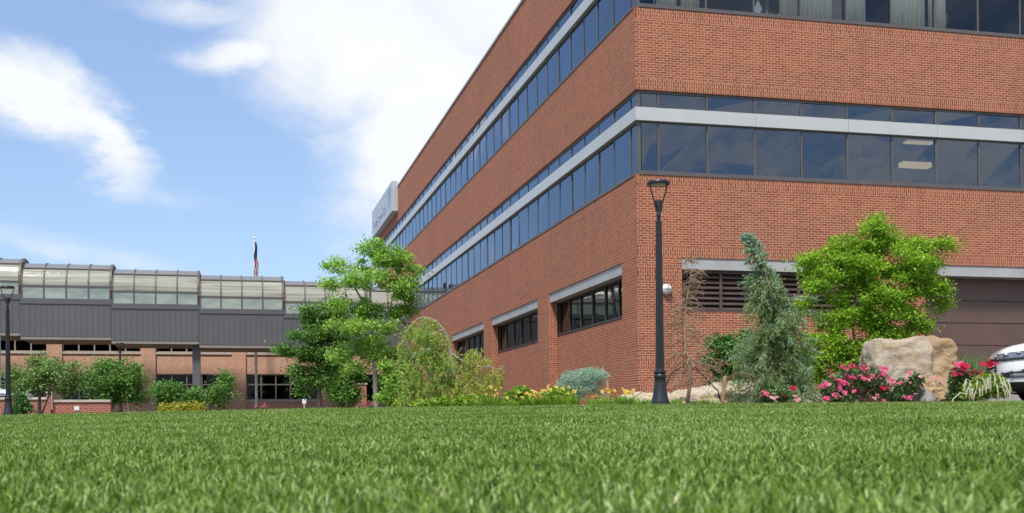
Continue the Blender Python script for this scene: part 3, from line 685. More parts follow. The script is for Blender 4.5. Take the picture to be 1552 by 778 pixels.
street_lamp(12.5, 35, 434, 'black street lamp at the far left before the grey footbridge', .1)
street_lamp(182.5, 62, 520, 'small distant black street lamp behind the small bushy trees', .2)
street_lamp(517, 56, 478, 'slim black street lamp half hidden inside the leafy trees', .2)

# ------------------------------------------------------------------ flagpole and flag
b = G(388.8, 75.6); topz = P(385.5, 363, 75.6)
t_ = thing('flagpole', 'tall pale flagpole between the footbridge and the low brick building', 'flagpole', b)
mb = MB(); mb.tube([b, b.lerp(topz, .5), topz], [.1, .085, .05], 12); mb.build('pole', M['pole'], t_, True, 50)
mb = MB(); mb.lathe([(.02, 0), (.06, .04), (.085, .1), (.06, .16), (.02, .19)], topz, 12); mb.build('finial', M['pole'], t_, True)
fv = MB(); n = 26; ztop_, zlow = P(385, 368, 75.6).z, P(388, 424, 75.6).z
for q in range(n+1):
    f = q/n; z = ztop_ + (zlow-ztop_)*f; wd = .12+.16*min(1, f*1.7); cx = topz.x+(b.x-topz.x)*f*.35+.05
    for j in range(13):
        a = j/12; fv.v.append((cx + (a-.35)*wd + .03*math.sin(q*.5), topz.y-.13+.10*math.sin(a*15+q*.25), z))
for q in range(n):
    for j in range(12):
        fv.f.append((q*13+j, q*13+j+1, (q+1)*13+j+1, (q+1)*13+j)); fv.mi.append(0 if q < 13-(j//3) else (1 if ((j + q//3) % 4 < 2) else 2))
o = fv.build('flag', [M['flagblue'], M['flagred'], M['flagwhite']], smooth=True); tag(o, 'limp red white and blue striped flag hanging against the sky', 'flag')
mk = G(461, 60); mb = MB(); mb.box(mk.x-.03, mk.x+.03, mk.y-.03, mk.y+.03, mk.z-.1, P(461, 608, 60).z); mb.box(mk.x-.1, mk.x+.1, mk.y-.04, mk.y+.0, P(461, 612, 60).z, P(461, 605, 60).z, 1)
tag(mb.build('marker_post', [M['stone_sill'], M['white']]), 'little pale marker post before the low building windows', 'post')

# ------------------------------------------------------------------ vegetation
def quads_from(C, A, B, fold=None):
    """diamond leaves: centre C, half-length A, half-width B"""
    V = np.stack([C-A, C+B, C+A, C-B], 1)
    if fold is not None: V[:, 1] += fold; V[:, 3] += fold
    n = len(C); i = np.arange(n)[:, None]*4 + np.arange(4)[None]
    return V.reshape(-1, 3), i
def unit(v): return v/np.maximum(np.linalg.norm(v, axis=1, keepdims=True), 1e-9)
def leaves(C, size, up=.6, droop=.15, aspect=.55):
    n = len(C); nrm = rng.normal(size=(n, 3)); nrm[:, 2] = np.abs(nrm[:, 2])+up; nrm = unit(nrm)
    a = unit(np.cross(nrm, rng.normal(size=(n, 3)))); a[:, 2] -= droop; a = unit(a); b = unit(np.cross(nrm, a))
    s = size*rng.uniform(.6, 1.25, (n, 1))
    return quads_from(C, a*s*.5, b*s*.5*aspect, nrm*s*.1)
def px_world(cx, cy, d): return np.array(P(cx, cy, d))
def curve(p0, p1, k=5, sag=.1, jit=.05):
    p0, p1 = Vector(p0), Vector(p1); L_ = (p1-p0).length; out = []
    for i in range(k+1):
        f = i/k; p = p0.lerp(p1, f); p.z += sag*L_*math.sin(f*math.pi)
        if 0 < i < k: p += Vector((random.gauss(0, 1), random.gauss(0, 1), random.gauss(0, 1)))*jit*L_*.5
        out.append(p)
    return out
def sample_path(pts, f):
    pts = [Vector(p) for p in pts]; x = f*(len(pts)-1); i = min(int(x), len(pts)-2); return pts[i].lerp(pts[i+1], x-i)
def tree(name, label, cat, d, trunks, blobs, lm, n, size, r0=.1, bark='bark', group=None, clump=.22, flat=.5, cl_per=None, up=.6, depth=.8, extra=None, droop=.15):
    base = G(trunks[0][0][0], d)
    t = thing(name, label, cat, base, 0, group)
    k = d/F_PX
    tr = MB(); paths = []
    for ti, tp in enumerate(trunks):
        pts = [P(x, y, d) for x, y in tp]
        if tp[0][1] > 590: pts[0].z = gz(pts[0].x, pts[0].y)-.1
        for q in range(1, len(pts)): pts[q] += FWD*random.uniform(-.05, .05)*(d/25)
        # refine
        rp = []
        for a, b_ in zip(pts[:-1], pts[1:]): rp += [a.lerp(b_, f) for f in (0, .33, .66)]
        rp.append(pts[-1]); rr = r0*(1 if ti == 0 else .5)
        tr.tube(rp, [rr*(1-.75*i/(len(rp)-1)) for i in range(len(rp))], 8); paths.append(rp)
    area = sum(b[2]*b[3] for b in blobs); C = []
    for (cx, cy, rx, ry, *den) in blobs:
        den = den[0] if den else 1
        c = Vector(px_world(cx, cy, d)); RX, RY = rx*k, ry*k
        RD = max(RX, RY)*depth
        off = random.uniform(-.6, .6)*RX*depth; c += FWD*off
        # limb from the nearest lower trunk point
        best = None
        for rp in paths:
            for q in range(len(rp)//4, len(rp)):
                p = rp[q]; cost = (p-c).length + max(0, p.z-c.z)*1.2
                if best is None or cost < best[0]: best = (cost, p)
        lp = curve(best[1], c, 5, .08, .08); tr.tube(lp, [r0*.34*(1-.7*i/5) for i in range(6)], 5, cap=False)
        nb = max(3, int(n*den*rx*ry/area))
        ncl = max(8, int((rx*ry*k*k)/(clump*clump)*5.5)) if cl_per is None else cl_per
        dirs = unit(rng.normal(size=(ncl, 3))); rad = rng.uniform(.35, 1.0, (ncl, 1))**.6
        o = dirs*rad
        cc = np.array(c) + o[:, :1]*RX*np.array(RGT) + o[:, 1:2]*RD*np.array(FWD) + o[:, 2:3]*np.array([0, 0, RY])
        for q in range(0, ncl, 4):
            tp = curve(sample_path(lp, random.uniform(.5, 1)), cc[q], 3, .05, .1); tr.tube(tp, [r0*.11, r0*.09, r0*.07, r0*.03], 4, cap=False)
        sz = clump*rng.uniform(.6, 1.3, ncl)
        idx = rng.integers(0, ncl, nb)
        g = rng.normal(size=(nb, 3))*sz[idx][:, None]*np.array([.55, .55, .55*flat])
        C.append(cc[idx]+g)
    C = np.concatenate(C)
    V, Fc = leaves(C, size, up, droop)
    tr.build('trunk', M[bark], t, True)
    np_mesh('crown', V, Fc, lm, t)
    return t
TG = 'trees before the low brick building'
tree('garden_tree', 'tall light green tree with layered open crown beside the far end of the brick wall', 'tree', 40,
     [[(571, 617), (568, 560), (563, 500), (561, 440), (572, 385)], [(564, 520), (590, 470), (606, 410)], [(563, 480), (540, 440), (525, 405)]],
     [(566, 376, 22, 10), (588, 388, 30, 14), (525, 402, 36, 10), (605, 400, 32, 16), (628, 413, 13, 7), (560, 428, 42, 14), (515, 432, 26, 8), (602, 440, 28, 18), (535, 462, 42, 10), (595, 470, 30, 14), (558, 498, 46, 12), (522, 498, 24, 10), (606, 500, 26, 8, .5), (545, 528, 42, 11), (588, 535, 24, 12, .6), (522, 540, 18, 10), (585, 575, 9, 16, .5), (625, 455, 12, 6), (612, 430, 16, 10), (560, 470, 26, 16), (575, 525, 26, 16), (540, 560, 18, 10, .6), (600, 555, 16, 12, .6), (562, 545, 16, 14, .6)],
     L['light'], 27000, .115, .10, 'bark_pale', None, .3, .6, None, .45)
tree('garden_tree', 'darker green tree left of the tall light green tree', 'tree', 46,
     [[(484, 617), (483, 560), (479, 510), (470, 475)], [(482, 540), (500, 490)]],
     [(466, 474, 11, 12), (478, 490, 18, 12), (500, 476, 20, 14), (470, 510, 32, 13), (502, 510, 26, 18), (440, 532, 24, 6), (470, 540, 30, 12), (505, 545, 25, 14), (455, 562, 26, 6), (470, 578, 28, 9), (500, 572, 18, 13), (462, 594, 14, 5)],
     L['mid'], 19000, .13, .11, 'bark', None, .33, .6, None, .45)
tree('shrub', 'dense upright green shrub behind the slim black lamp post', 'shrub', 54, [[(520, 615), (520, 580)]],
     [(503, 585, 13, 24), (520, 575, 18, 22), (538, 580, 15, 26), (520, 600, 22, 10)], L['mid'], 5000, .17, .08, 'bark', None, .4, .9)
tree('garden_tree', 'small airy grey green tree beside the lamp post at the far left', 'tree', 38, [[(60, 627), (60, 600), (57, 575)], [(60, 600), (85, 570)]],
     [(28, 572, 22, 13), (60, 556, 28, 14), (92, 560, 26, 14), (115, 576, 16, 14), (50, 583, 30, 9), (20, 586, 14, 7), (95, 588, 24, 9), (65, 572, 26, 12)],
     L['airy'], 7500, .11, .07, 'bark', TG, .35, .6)
tree('garden_tree', 'small dense mid green tree in front of the distant lamp post', 'tree', 44, [[(163, 627), (165, 600), (168, 570)], [(196, 625), (192, 595)]],
     [(148, 580, 22, 14), (170, 563, 26, 14), (197, 570, 20, 16), (158, 598, 26, 13), (192, 600, 24, 13), (151, 556, 7, 8), (168, 550, 5, 7), (206, 582, 13, 9), (172, 585, 26, 14)],
     L['mid'], 8500, .13, .07, 'bark_pale', TG, .36, .7)
tree('garden_tree', 'small round green tree left of the dark bridge column', 'tree', 50, [[(252, 627), (252, 605), (255, 590)]],
     [(238, 600, 17, 11), (262, 596, 20, 12), (250, 588, 14, 8), (255, 606, 22, 8)], L['mid'], 3000, .14, .08, 'bark', TG, .36, .6)
tree('garden_tree', 'small spreading green tree right of the dark bridge column', 'tree', 50, [[(306, 627), (306, 605), (312, 592)], [(308, 608), (338, 585)]],
     [(290, 600, 20, 10), (315, 597, 24, 12), (338, 592, 14, 18), (342, 574, 8, 9), (330, 608, 18, 7), (300, 606, 18, 8)], L['mid'], 3600, .14, .08, 'bark', TG, .36, .6)
for i, (px, nm) in enumerate([(257, 'under the round tree, leftmost of three'), (276, 'middle one of three in a row'), (294, 'right of the other two')]):
    tree('shrub', 'small yellow shrub at the far lawn edge, ' + nm, 'shrub', 44, [[(px, 627), (px, 621)]], [(px-3, 621, 7, 5), (px+4, 620, 7, 5)], L['yellow'], 900, .11, .03, 'bark', 'yellow shrubs at the far lawn edge', .2, .8)
tree('conifer', 'small dark green cone shaped shrub right of the far left lamp post', 'shrub', 37, [[(30, 628), (30, 600)]], [(31, 597, 4, 6), (30, 606, 7, 7), (30, 616, 10, 7), (31, 624, 12, 6)], L['dark'], 2200, .1, .05, 'bark', None, .2, .6)
tree('garden_tree', 'bright green spreading leafy tree with several stems behind the sandstone block', 'tree', 25,
     [[(1302, 606), (1299, 560), (1293, 500), (1296, 440), (1315, 370)], [(1316, 600), (1345, 500), (1375, 420)], [(1322, 600), (1365, 520), (1410, 440)], [(1300, 560), (1270, 510), (1245, 430)]],
     [(1326, 336, 10, 9), (1320, 352, 22, 12), (1290, 372, 38, 18), (1340, 378, 40, 20), (1395, 372, 36, 14), (1428, 372, 18, 10), (1250, 398, 42, 15), (1310, 408, 50, 22), (1370, 408, 40, 20), (1418, 405, 24, 16), (1222, 396, 15, 6), (1238, 428, 28, 16), (1300, 448, 45, 22), (1350, 448, 40, 18), (1408, 438, 30, 12), (1430, 462, 10, 10), (1425, 440, 16, 8), (1380, 474, 28, 10), (1335, 486, 36, 18), (1262, 486, 26, 18), (1232, 528, 16, 20), (1250, 548, 18, 16), (1322, 530, 32, 22), (1360, 508, 26, 12), (1225, 460, 16, 12), (1300, 480, 30, 18), (1265, 520, 20, 18), (1285, 545, 22, 22), (1240, 575, 14, 12), (1345, 505, 28, 16), (1385, 495, 20, 10), (1285, 410, 40, 22)],
     L['bright'], 58000, .078, .045, 'bark', None, .22, .62, None, .5)
tree('shrub', 'rounded dark green bush between the dead conifer and the spruce', 'shrub', 26, [[(1108, 605), (1105, 560)]],
     [(1092, 525, 24, 16), (1112, 540, 24, 20), (1086, 545, 18, 14), (1128, 518, 18, 12), (1100, 562, 24, 14), (1095, 582, 22, 12), (1120, 575, 20, 14)], L['dark'], 7000, .085, .05, 'bark', None, .17, .7)
tree('shrub', 'dark green bush showing behind the right side of the spruce', 'shrub', 26, [[(1215, 605), (1215, 575)]], [(1215, 565, 16, 24), (1222, 550, 10, 12), (1205, 585, 14, 14)], L['dark'], 3200, .085, .04, 'bark', None, .17, .7)
tree('shrub', 'loose lime green sapling at the foot of the tall light green tree', 'shrub', 37, [[(592, 616), (590, 585), (588, 555)]], [(588, 565, 12, 16, .7), (596, 585, 12, 14), (590, 602, 18, 8), (600, 570, 9, 10, .6)], L['light'], 2600, .13, .04, 'bark', None, .25, .6)

def shoots(bases, dirs, length, nn, nl, nw, spread=.9):
    """bottle-brush conifer shoots: nn needles round each axis"""
    N = len(bases); f = rng.uniform(0, 1, (N, nn)); ln = length*rng.uniform(.7, 1.3, (N, 1))
    P0 = bases[:, None] + dirs[:, None]*(f*ln)[:, :, None]
    rd = rng.normal(size=(N, nn, 3)); rd -= (rd*dirs[:, None]).sum(-1, keepdims=True)*dirs[:, None]
    rd /= np.maximum(np.linalg.norm(rd, axis=-1, keepdims=True), 1e-6)
    nd = rd*spread + dirs[:, None]*.75; nd /= np.linalg.norm(nd, axis=-1, keepdims=True)
    side = np.cross(nd, rng.normal(size=nd.shape)); side /= np.maximum(np.linalg.norm(side, axis=-1, keepdims=True), 1e-6)
    T_ = P0 + nd*nl*rng.uniform(.7, 1.2, (N, nn, 1))
    V = np.stack([P0-side*nw, P0+side*nw, T_+side*nw*.3, T_-side*nw*.3], 2).reshape(-1, 3)
    return V, np.arange(len(V)).reshape(-1, 4)

# weeping conifer
d = 32; b = G(690, d)
t_ = thing('weeping_tree', 'weeping olive green conifer with bare arching pale stems by the brick wall', 'tree', b)
tr = MB()
def px_path(pts, d, jit=.0): return [P(x, y, d) + FWD*random.uniform(-jit, jit) for x, y in pts]
main = px_path([(690, 616), (689, 590), (687, 565), (684, 540), (680, 515), (672, 500), (664, 490), (655, 484), (645, 481), (634, 483), (624, 492), (615, 503), (609, 520), (606, 545)], d)
tr.tube(main, [.08, .07, .06, .05, .04, .028, .023, .02, .018, .016, .014, .012, .01, .006], 8)
for pts in ([(686, 560), (692, 540), (700, 528), (704, 527), (707, 536), (720, 538)], [(684, 535), (697, 545), (716, 556), (740, 556), (762, 562)], [(640, 569), (655, 564), (680, 560)], [(676, 507), (673, 520), (672, 540)], [(686, 565), (700, 560), (725, 575), (735, 600)], [(672, 500), (650, 510), (632, 540), (625, 580)]):
    pp = px_path(pts, d, .25); tr.tube(pp, [.022*(1-.7*i/len(pp)) for i in range(len(pp))], 6)
tr.build('trunk', M['bark_pale'], t_, True)
strB, strD, cls = [], [], []
blobsG = [(680, 555, 22, 30, 0), (700, 562, 22, 22, 1), (648, 498, 22, 10, 0), (745, 572, 20, 14, 1), (640, 500, 16, 12, 0), (660, 505, 12, 14, 1), (642, 520, 24, 26, 0), (620, 560, 18, 34, 0), (650, 560, 32, 34, 0), (660, 592, 40, 18, 0), (720, 540, 26, 16, 1), (732, 575, 20, 18, 1), (756, 560, 13, 10, 1), (712, 582, 34, 22, 1), (615, 592, 18, 16, 0), (672, 530, 16, 26, 1), (690, 600, 30, 10, 1)]
tw = MB()
for cx, cy, rx, ry, kd in blobsG:
    for q in range(int(rx*ry*.095)):
        a = rng.normal(size=3); a = a/np.linalg.norm(a)*rng.uniform(.2, 1)**.5
        c = P(cx+a[0]*rx, cy+a[2]*ry, d) + FWD*(a[1]*.6)
        dr = unit(np.array([[random.gauss(0, .25), random.gauss(0, .25), -1]]))[0]; L_ = random.uniform(.18, .5)
        m_ = 7
        for s_ in range(m_):
            strB.append(np.array(c)+dr*L_*s_/m_); strD.append(unit((dr+rng.normal(size=3)*.45)[None])[0]); cls.append(kd if random.random() > .25 else 1-kd)
        tw.tube([c, Vector(np.array(c)+dr*L_)], [.006, .003], 3, cap=False)
for q in range(55):                        # hanging strands along the arching leader
    c = sample_path(main[4:], random.random()**.8) + Vector((random.gauss(0, .05), random.gauss(0, .12), random.gauss(0, .03)))
    dr = unit(np.array([[random.gauss(0, .2), random.gauss(0, .2), -1]]))[0]; L_ = random.uniform(.12, .5)
    for s_ in range(6): strB.append(np.array(c)+dr*L_*s_/6); strD.append(unit((dr+rng.normal(size=3)*.5)[None])[0]); cls.append(int(random.random() < .6))
    tw.tube([c, Vector(np.array(c)+dr*L_)], [.006, .003], 3, cap=False)
strB, strD, cls = np.array(strB), np.array(strD), np.array(cls)
V, Fc = shoots(strB, strD, .10, 7, .06, .009)
np_mesh('crown', V, Fc, [L['light'], L['olive']], t_, np.repeat(cls, 7)); tw.build('twig', M['bark'], t_)

# leaning spruce
d = 22.3; b = G(1180, d)
t_ = thing('spruce', 'weeping blue green spruce leaning to a pale tip over the louvred vent', 'tree', b)
tr = MB(); stem = px_path([(1182, 614), (1180, 580), (1177, 530), (1174, 490), (1168, 455), (1160, 425), (1150, 395), (1141, 370), (1132, 352)], d)
tr.tube(stem, [.075, .07, .06, .052, .043, .034, .024, .016, .008], 8)
stem2 = px_path([(1174, 470), (1166, 435), (1160, 412)], d-.35); tr.tube(stem2, [.02, .017, .01], 6)
tip2 = px_path([(1160, 425), (1160, 395), (1157, 362)], d); tr.tube(tip2, [.015, .01, .004], 5)
prof = [(352, 4), (375, 11), (400, 20), (430, 26), (455, 34), (480, 44), (520, 62), (560, 76), (590, 80), (600, 76)]
B_, D_, K_ = [], [], []
def branch(p, az, L_, droop, blue, dens=1.0):
    n = max(3, int(L_/.10)); pts = []
    dirh = Vector((math.cos(az), math.sin(az), 0)); pr = Vector(p)
    pts.append(pr.copy()); sl = random.uniform(.1, .35)
    for i in range(n):
        sl -= droop/n; st = (dirh + Vector((0, 0, sl))).normalized()*(L_/n); pr = pr+st; pts.append(pr.copy())
        dn = np.array(st.normalized())
        for q in range(max(2, int(5*dens))):
            sd = rng.normal(size=3)*.55; sd[2] -= .35*(1-blue)
            dv = unit((dn+sd)[None])[0]
            B_.append(np.array(pts[-2].lerp(pr, random.random()))); D_.append(dv); K_.append(1 if random.random() < max(blue, .55*(i/n)**3) else 0)
            if random.random() < .34 and blue < .5:     # hanging secondary twig
                hp = B_[-1]; hd = unit((dn*.35+rng.normal(size=3)*.3+np.array([0, 0, -.9]))[None])[0]
                for e in range(1, 4): B_.append(hp+hd*.07*e); D_.append(unit((hd+rng.normal(size=3)*.35)[None])[0]); K_.append(0)
    tr.tube(pts, [max(.004, .014*(1-i/len(pts))) for i in range(len(pts))], 4, cap=False)
for lvl in range(32):
    f = 1-(lvl/32)**.85; py = 352 + (600-352)*f
    # point on stem at this height
    zt = P(1170, py, d).z; j = min(range(len(stem)-1), key=lambda q: abs((stem[q].z+stem[q+1].z)/2-zt)); a_, b2 = stem[j], stem[j+1]
    ff = max(0, min(1, (zt-a_.z)/(b2.z-a_.z))); p = a_.lerp(b2, ff)
    ln = np.interp(py, [q[0] for q in prof], [q[1] for q in prof])*d/F_PX
    for q in range(8 if py > 420 else 6):
        branch(p, random.uniform(0, 2*math.pi), ln*random.uniform(.45, 1.25), random.uniform(.7, 1.15) if py > 430 else random.uniform(.3, .9), .0 if py > 505 else float(np.interp(py, [360, 420, 505], [.85, .4, .04])), 1.0)
azr = math.atan2(RGT.y, RGT.x)
for (px, py, a, L_, bl) in ((1175, 470, azr+.1, .95, .2), (1172, 455, azr-.2, .85, .5), (1170, 478, azr+.2, .75, .15), (1160, 430, azr+math.pi, .5, .5), (1165, 520, azr+math.pi+.1, .6, .1), (1160, 395, azr+math.pi, .3, .6), (1180, 540, azr, .7, .05), (1140, 362, azr+math.pi-.3, .18, 1), (1137, 356, azr+math.pi, .14, 1)):
    branch(P(px, py, d), a, L_, .5, bl, 1.2)
for q in range(22):
    p = stem[-1].lerp(stem[-3], random.random()); B_.append(np.array(p)); D_.append(unit(np.array([[random.gauss(-.3, .5), random.gauss(0, .5), .5]]))[0]); K_.append(1)
tr.build('trunk', M['bark'], t_, True)
B_, D_, K_ = np.array(B_), np.array(D_), np.array(K_)
nn = 16; V, Fc = shoots(B_, D_, .095, nn, .03, .0055)
np_mesh('crown', V, Fc, [L['spruce'], L['blue']], t_, np.repeat(K_, nn))
# cones near the top
for q in range(9):
    p = sample_path(stem, random.uniform(.72, .95)); p += RGT*random.uniform(-.16, .16) - FWD*random.uniform(.02, .12)
    mb = MB(); mb.lathe([(.004, 0), (.016, -.02), (.019, -.05), (.012, -.085), (.003, -.1)], p, 8); mb.build('cone', M['wood'], t_, True)
# golden weeping branch at the left with its stake
t2 = thing('branch', 'golden green drooping spruce branch tied over the short wooden stake', 'branch', G(1130, 21.6))
bp = px_path([(1150, 575), (1135, 568), (1118, 566), (1104, 572), (1096, 582)], 21.7); mb = MB(); mb.tube(bp, [.02, .018, .014, .01, .005], 6); mb.build('stem', M['bark'], t2, True)
pts = [sample_path(bp, random.random()) + Vector((random.gauss(0, .03), random.gauss(0, .03), random.gauss(0, .02))) for _ in range(170)]
V, Fc = shoots(np.array(pts), unit(rng.normal(size=(170, 3))*.5+np.array([-.3, 0, -.6])), .08, 10, .026, .004); np_mesh('needles', V, Fc, L['golden'], t2)
a, c = G(1093, 21.4, -.1), P(1099, 570, 21.4)
mb = MB(); mb.tube([a, c], [.035, .04], 10); mb.tube([c-Vector((0, 0, .02)), c+Vector((0, 0, .004))], [.042, .041], 10); tag(mb.build('stake', M['wood'], smooth=True, sharp=40), 'short round wooden stake under the golden spruce branch', 'stake')

# dwarf blue spruce (mop shaped)
d = 24; b = G(876, d); t_ = thing('dwarf_spruce', 'low mounded silver blue spruce in front of the brick wall', 'shrub', b)
tr = MB(); pt = px_path([(872, 614), (876, 600), (882, 585), (895, 575)], d); pt[0].z = gz(pt[0].x, pt[0].y)-.1; tr.tube(pt, [.05, .045, .035, .02], 8)
B_, D_ = [], []
for cx, cy, rx, ry in [(880, 573, 28, 11), (860, 586, 18, 12), (897, 567, 20, 8), (882, 590, 26, 8), (908, 570, 14, 6), (870, 600, 18, 5), (852, 598, 9, 8), (900, 582, 14, 5), (912, 598, 4, 4)]:
    c = P(cx, cy, d); k = d/F_PX
    tr.tube(curve(pt[2], c, 4, .05, .05), [.018, .015, .012, .009, .006], 5, cap=False)
    for q in range(int(rx*ry*2.6)):
        a = rng.normal(size=3); a /= np.linalg.norm(a); a *= rng.uniform(.6, 1)
        B_.append(np.array(c + RGT*(a[0]*rx*k) + FWD*(a[1]*rx*k*.9) + Vector((0, 0, a[2]*ry*k))))
        dv = np.array(RGT)*a[0] + np.array(FWD)*a[1] + np.array([0, 0, max(-.1, a[2])*.35+.05]) + rng.normal(size=3)*.35; D_.append(dv)
V, Fc = shoots(np.array(B_), unit(np.array(D_)), .075, 12, .022, .004); tr.build('trunk', M['bark'], t_, True); np_mesh('crown', V, Fc, L['blue'], t_)
a, c = G(923, 23.6, -.05), P(920.5, 577, 23.6); mb = MB(); mb.tube([a, c], .028, 8); tag(mb.build('stake', M['wood'], smooth=True, sharp=40), 'slim pale wooden stake at the right of the low blue spruce', 'stake')

# dead conifer
d = 21.2; b = G(1043, d); t_ = thing('dead_conifer', 'dead brown leafless conifer right of the nearest lamp post', 'tree', b)
tr = MB(); stem = px_path([(1041, 616), (1046, 580), (1048, 552), (1040, 535), (1037, 500), (1040, 460), (1046, 425), (1050, 388)], d)
tr.tube(stem, [.04, .036, .03, .024, .019, .014, .009, .004], 8); tw = MB(); nB, nD = [], []
tw2 = tw
for q in range(170):
    f = random.uniform(.18, 1)**1.25; p = sample_path(stem, f); L_ = (.72 - .56*f)*random.uniform(.35, 1.1); az = random.uniform(0, 2*math.pi)
    if random.random() < .5: az = azr + (math.pi if random.random() < .6 else 0) + random.gauss(0, .5)
    up = random.uniform(-.1, .35) if f < .75 else random.uniform(.0, .6)
    p1 = p + Vector((math.cos(az), math.sin(az), up))*L_*.55; p2 = p1 + Vector((math.cos(az), math.sin(az), up-.55))*L_*.4; p3 = p2 + Vector((math.cos(az+.4), math.sin(az+.4), -.8))*L_*.25
    tw.tube([p, p1, p2, p3], [.008, .006, .004, .002], 4, cap=False)
    for e in range(7):
        s_ = sample_path([p, p1, p2, p3], random.uniform(.25, 1)); dv = Vector((random.gauss(0, .6), random.gauss(0, .6), random.gauss(-.5, .5))).normalized()
        e1 = s_+dv*random.uniform(.05, .16); tw.tube([s_, e1], [.0035, .0015], 3, cap=False)
        if random.random() < .5: nB.append(np.array(s_)); nD.append(np.array(dv))
tr.build('trunk', M['bark_dead'], t_, True); tw.build('branches', M['bark_dead'], t_)
V, Fc = shoots(np.array(nB), np.array(nD), .1, 6, .03, .003); np_mesh('dry_needles', V, Fc, L['brown'], t_)
for (pa, pb, lab) in (((1052, 556), (1088, 592), 'dark tie strap slanting right from the dead conifer'), ((1040, 552), (1018, 566), 'dark tie strap slanting left from the dead conifer')):
    mb = MB(); e_ = P(*pb, d+.5) if pa[0] > 1045 else P(*pb, d+.2); mb.tube([P(*pa, d+.02), e_, G(pb[0]+(6 if pa[0] > 1045 else -25), d+.8)], .012, 6); tag(mb.build('strap', M['strap'], smooth=True), lab, 'strap')
mb = MB(); mb.tube([G(938, 22.2), P(983, 588, 22.2)], [.012, .006], 6); tag(mb.build('stick', M['bark'], smooth=True), 'thin dark stick leaning among the yellow lilies left of the lamp post', 'stick')

# ------------------------------------------------------------------ rocks
def rock(name, label, cat, cx, cy, rx, ry, rd, d, mat, amp=.1, boxy=4.0, seed=0, ext=None, grp=None, fr=1.6):
    import bmesh
    bm = bmesh.new(); bmesh.ops.create_cube(bm, size=2); bmesh.ops.subdivide_edges(bm, edges=bm.edges, cuts=44, use_grid_fill=True)
    k = d/F_PX; c = P(cx, cy, d)
    for v in bm.verts:
        p = v.co.copy(); s_ = (abs(p.x)**boxy + abs(p.y)**boxy + abs(p.z)**boxy)**(1/boxy); p = p/s_
        if ext: p = ext(p)
        w_ = RGT*(p.x*rx*k) + FWD*(p.y*rd) + Vector((0, 0, p.z*ry*k))
        n3 = noise.fractal(w_*fr + Vector((seed, seed*2, 0)), .9, 2.1, 6) ; n4 = noise.noise(w_*.9+Vector((seed*3, 0, 7)))
        cr = abs(noise.noise(w_*Vector((1.8, 1.8, 2.6))+Vector((seed, 3, 1))))
        w_ += p.normalized()*(n3*amp*.7 + n4*amp - cr*amp*1.1 + amp*.5*abs(noise.noise(w_*5+Vector((seed, 0, 2)))))
        v.co = c + w_
    rr_ = random.Random(seed*10)
    for q in range(13):
        nv = Vector((rr_.gauss(0, 1), rr_.gauss(0, 1), rr_.gauss(0, .8))).normalized()
        hmax = max((v.co-c).dot(nv) for v in bm.verts); h = hmax*rr_.uniform(.88, .98)
        for v in bm.verts:
            e = (v.co-c).dot(nv)-h
            if e > 0: v.co -= nv*e*.93
    me = bpy.data.meshes.new(name); bm.to_mesh(me); bm.free()
    o = link(name, me, mat, None, True, True, 22); o['label'] = label; o['category'] = cat
    if grp: o['group'] = grp
    return o
rock('rock', 'large squared pale sandstone block behind the pink roses', 'rock', 1357, 562, 46, 51, .55, 22.2, M['rock'], .085, 9, 1.3, lambda p: Vector((p.x*(1-.03*p.z)+.04*p.z, p.y*(1-.1*max(0, p.z)), p.z+.04*p.x)))
rock('rock', 'ochre upper stone with rough ledges joined to the sandstone block at its right', 'rock', 1411, 553, 30, 38, .5, 22.35, M['ochre'], .09, 9, 4.1, lambda p: Vector((p.x*(1-.05*p.z), p.y, p.z*(1.0 if p.z < 0 else 1.0)-.08*p.x)), fr=2.2)
rock('rock', 'lower golden brown stone ledge below the ochre stone', 'rock', 1414, 592, 28, 22, .55, 21.9, M['ochre'], .13, 4, 8.8, lambda p: Vector((p.x*(1-.15*p.z), p.y, p.z-.12*p.x)), fr=2.4)
rock('rock', 'small grey pointed stone at the foot of the sandstone block', 'rock', 1401, 604, 12, 14, .25, 21.2, M['greyrock'], .06, 2.2, 5.5, lambda p: Vector((p.x*(1-.55*p.z), p.y*(1-.4*p.z), p.z)))
rock('rock', 'long low cream boulder stretching behind the dead conifer', 'rock', 1108, 608, 100, 33, .8, 24.6, M['boulder'], .16, 3, 2.2, lambda p: Vector((p.x, p.y, p.z*(.62+.38*math.exp(-((p.x-.15)/.5)**2)))))
rock('rock', 'flat cream stone right of the spruce behind the pink roses', 'rock', 1245, 606, 42, 12, .5, 24.2, M['boulder'], .1, 3, 6.2)
rock('rock', 'flat cream stone slab behind the lamp post base', 'rock', 985, 608, 52, 12, .5, 24.2, M['boulder'], .08, 3, 9.2)

# ------------------------------------------------------------------ roses
def flower_mesh(name, n, r, mat, cup=.6):
    V, Fs = [], []
    for i in range(n):
        ly = i/n; th = i*2.4; rr = r*(.35+.65*ly); tilt = (1-ly)*1.2*cup+.15
        ra = Vector((math.cos(th), math.sin(th), 0)); ta = Vector((-math.sin(th), math.cos(th), 0))
        o_ = ra*rr*.15; dirv = ra*math.cos(tilt)+Vector((0, 0, math.sin(tilt)))
        b_ = len(V); V += [o_, o_+dirv*rr*.6+ta*rr*.42, o_+dirv*rr*1.0+Vector((0, 0, r*.08)), o_+dirv*rr*.6-ta*rr*.42]; Fs.append((b_, b_+1, b_+2, b_+3))
    me = bpy.data.meshes.new(name); me.from_pydata([tuple(v) for v in V], [], Fs); me.materials.append(mat); return me
FL = {k: flower_mesh('blossom', 11, r, L[m_], c) for k, r, m_, c in (('pink', .062, 'pink', .6), ('palepink', .048, 'palepink', .6), ('red', .062, 'red', .6), ('gold', .052, 'gold', .8))}
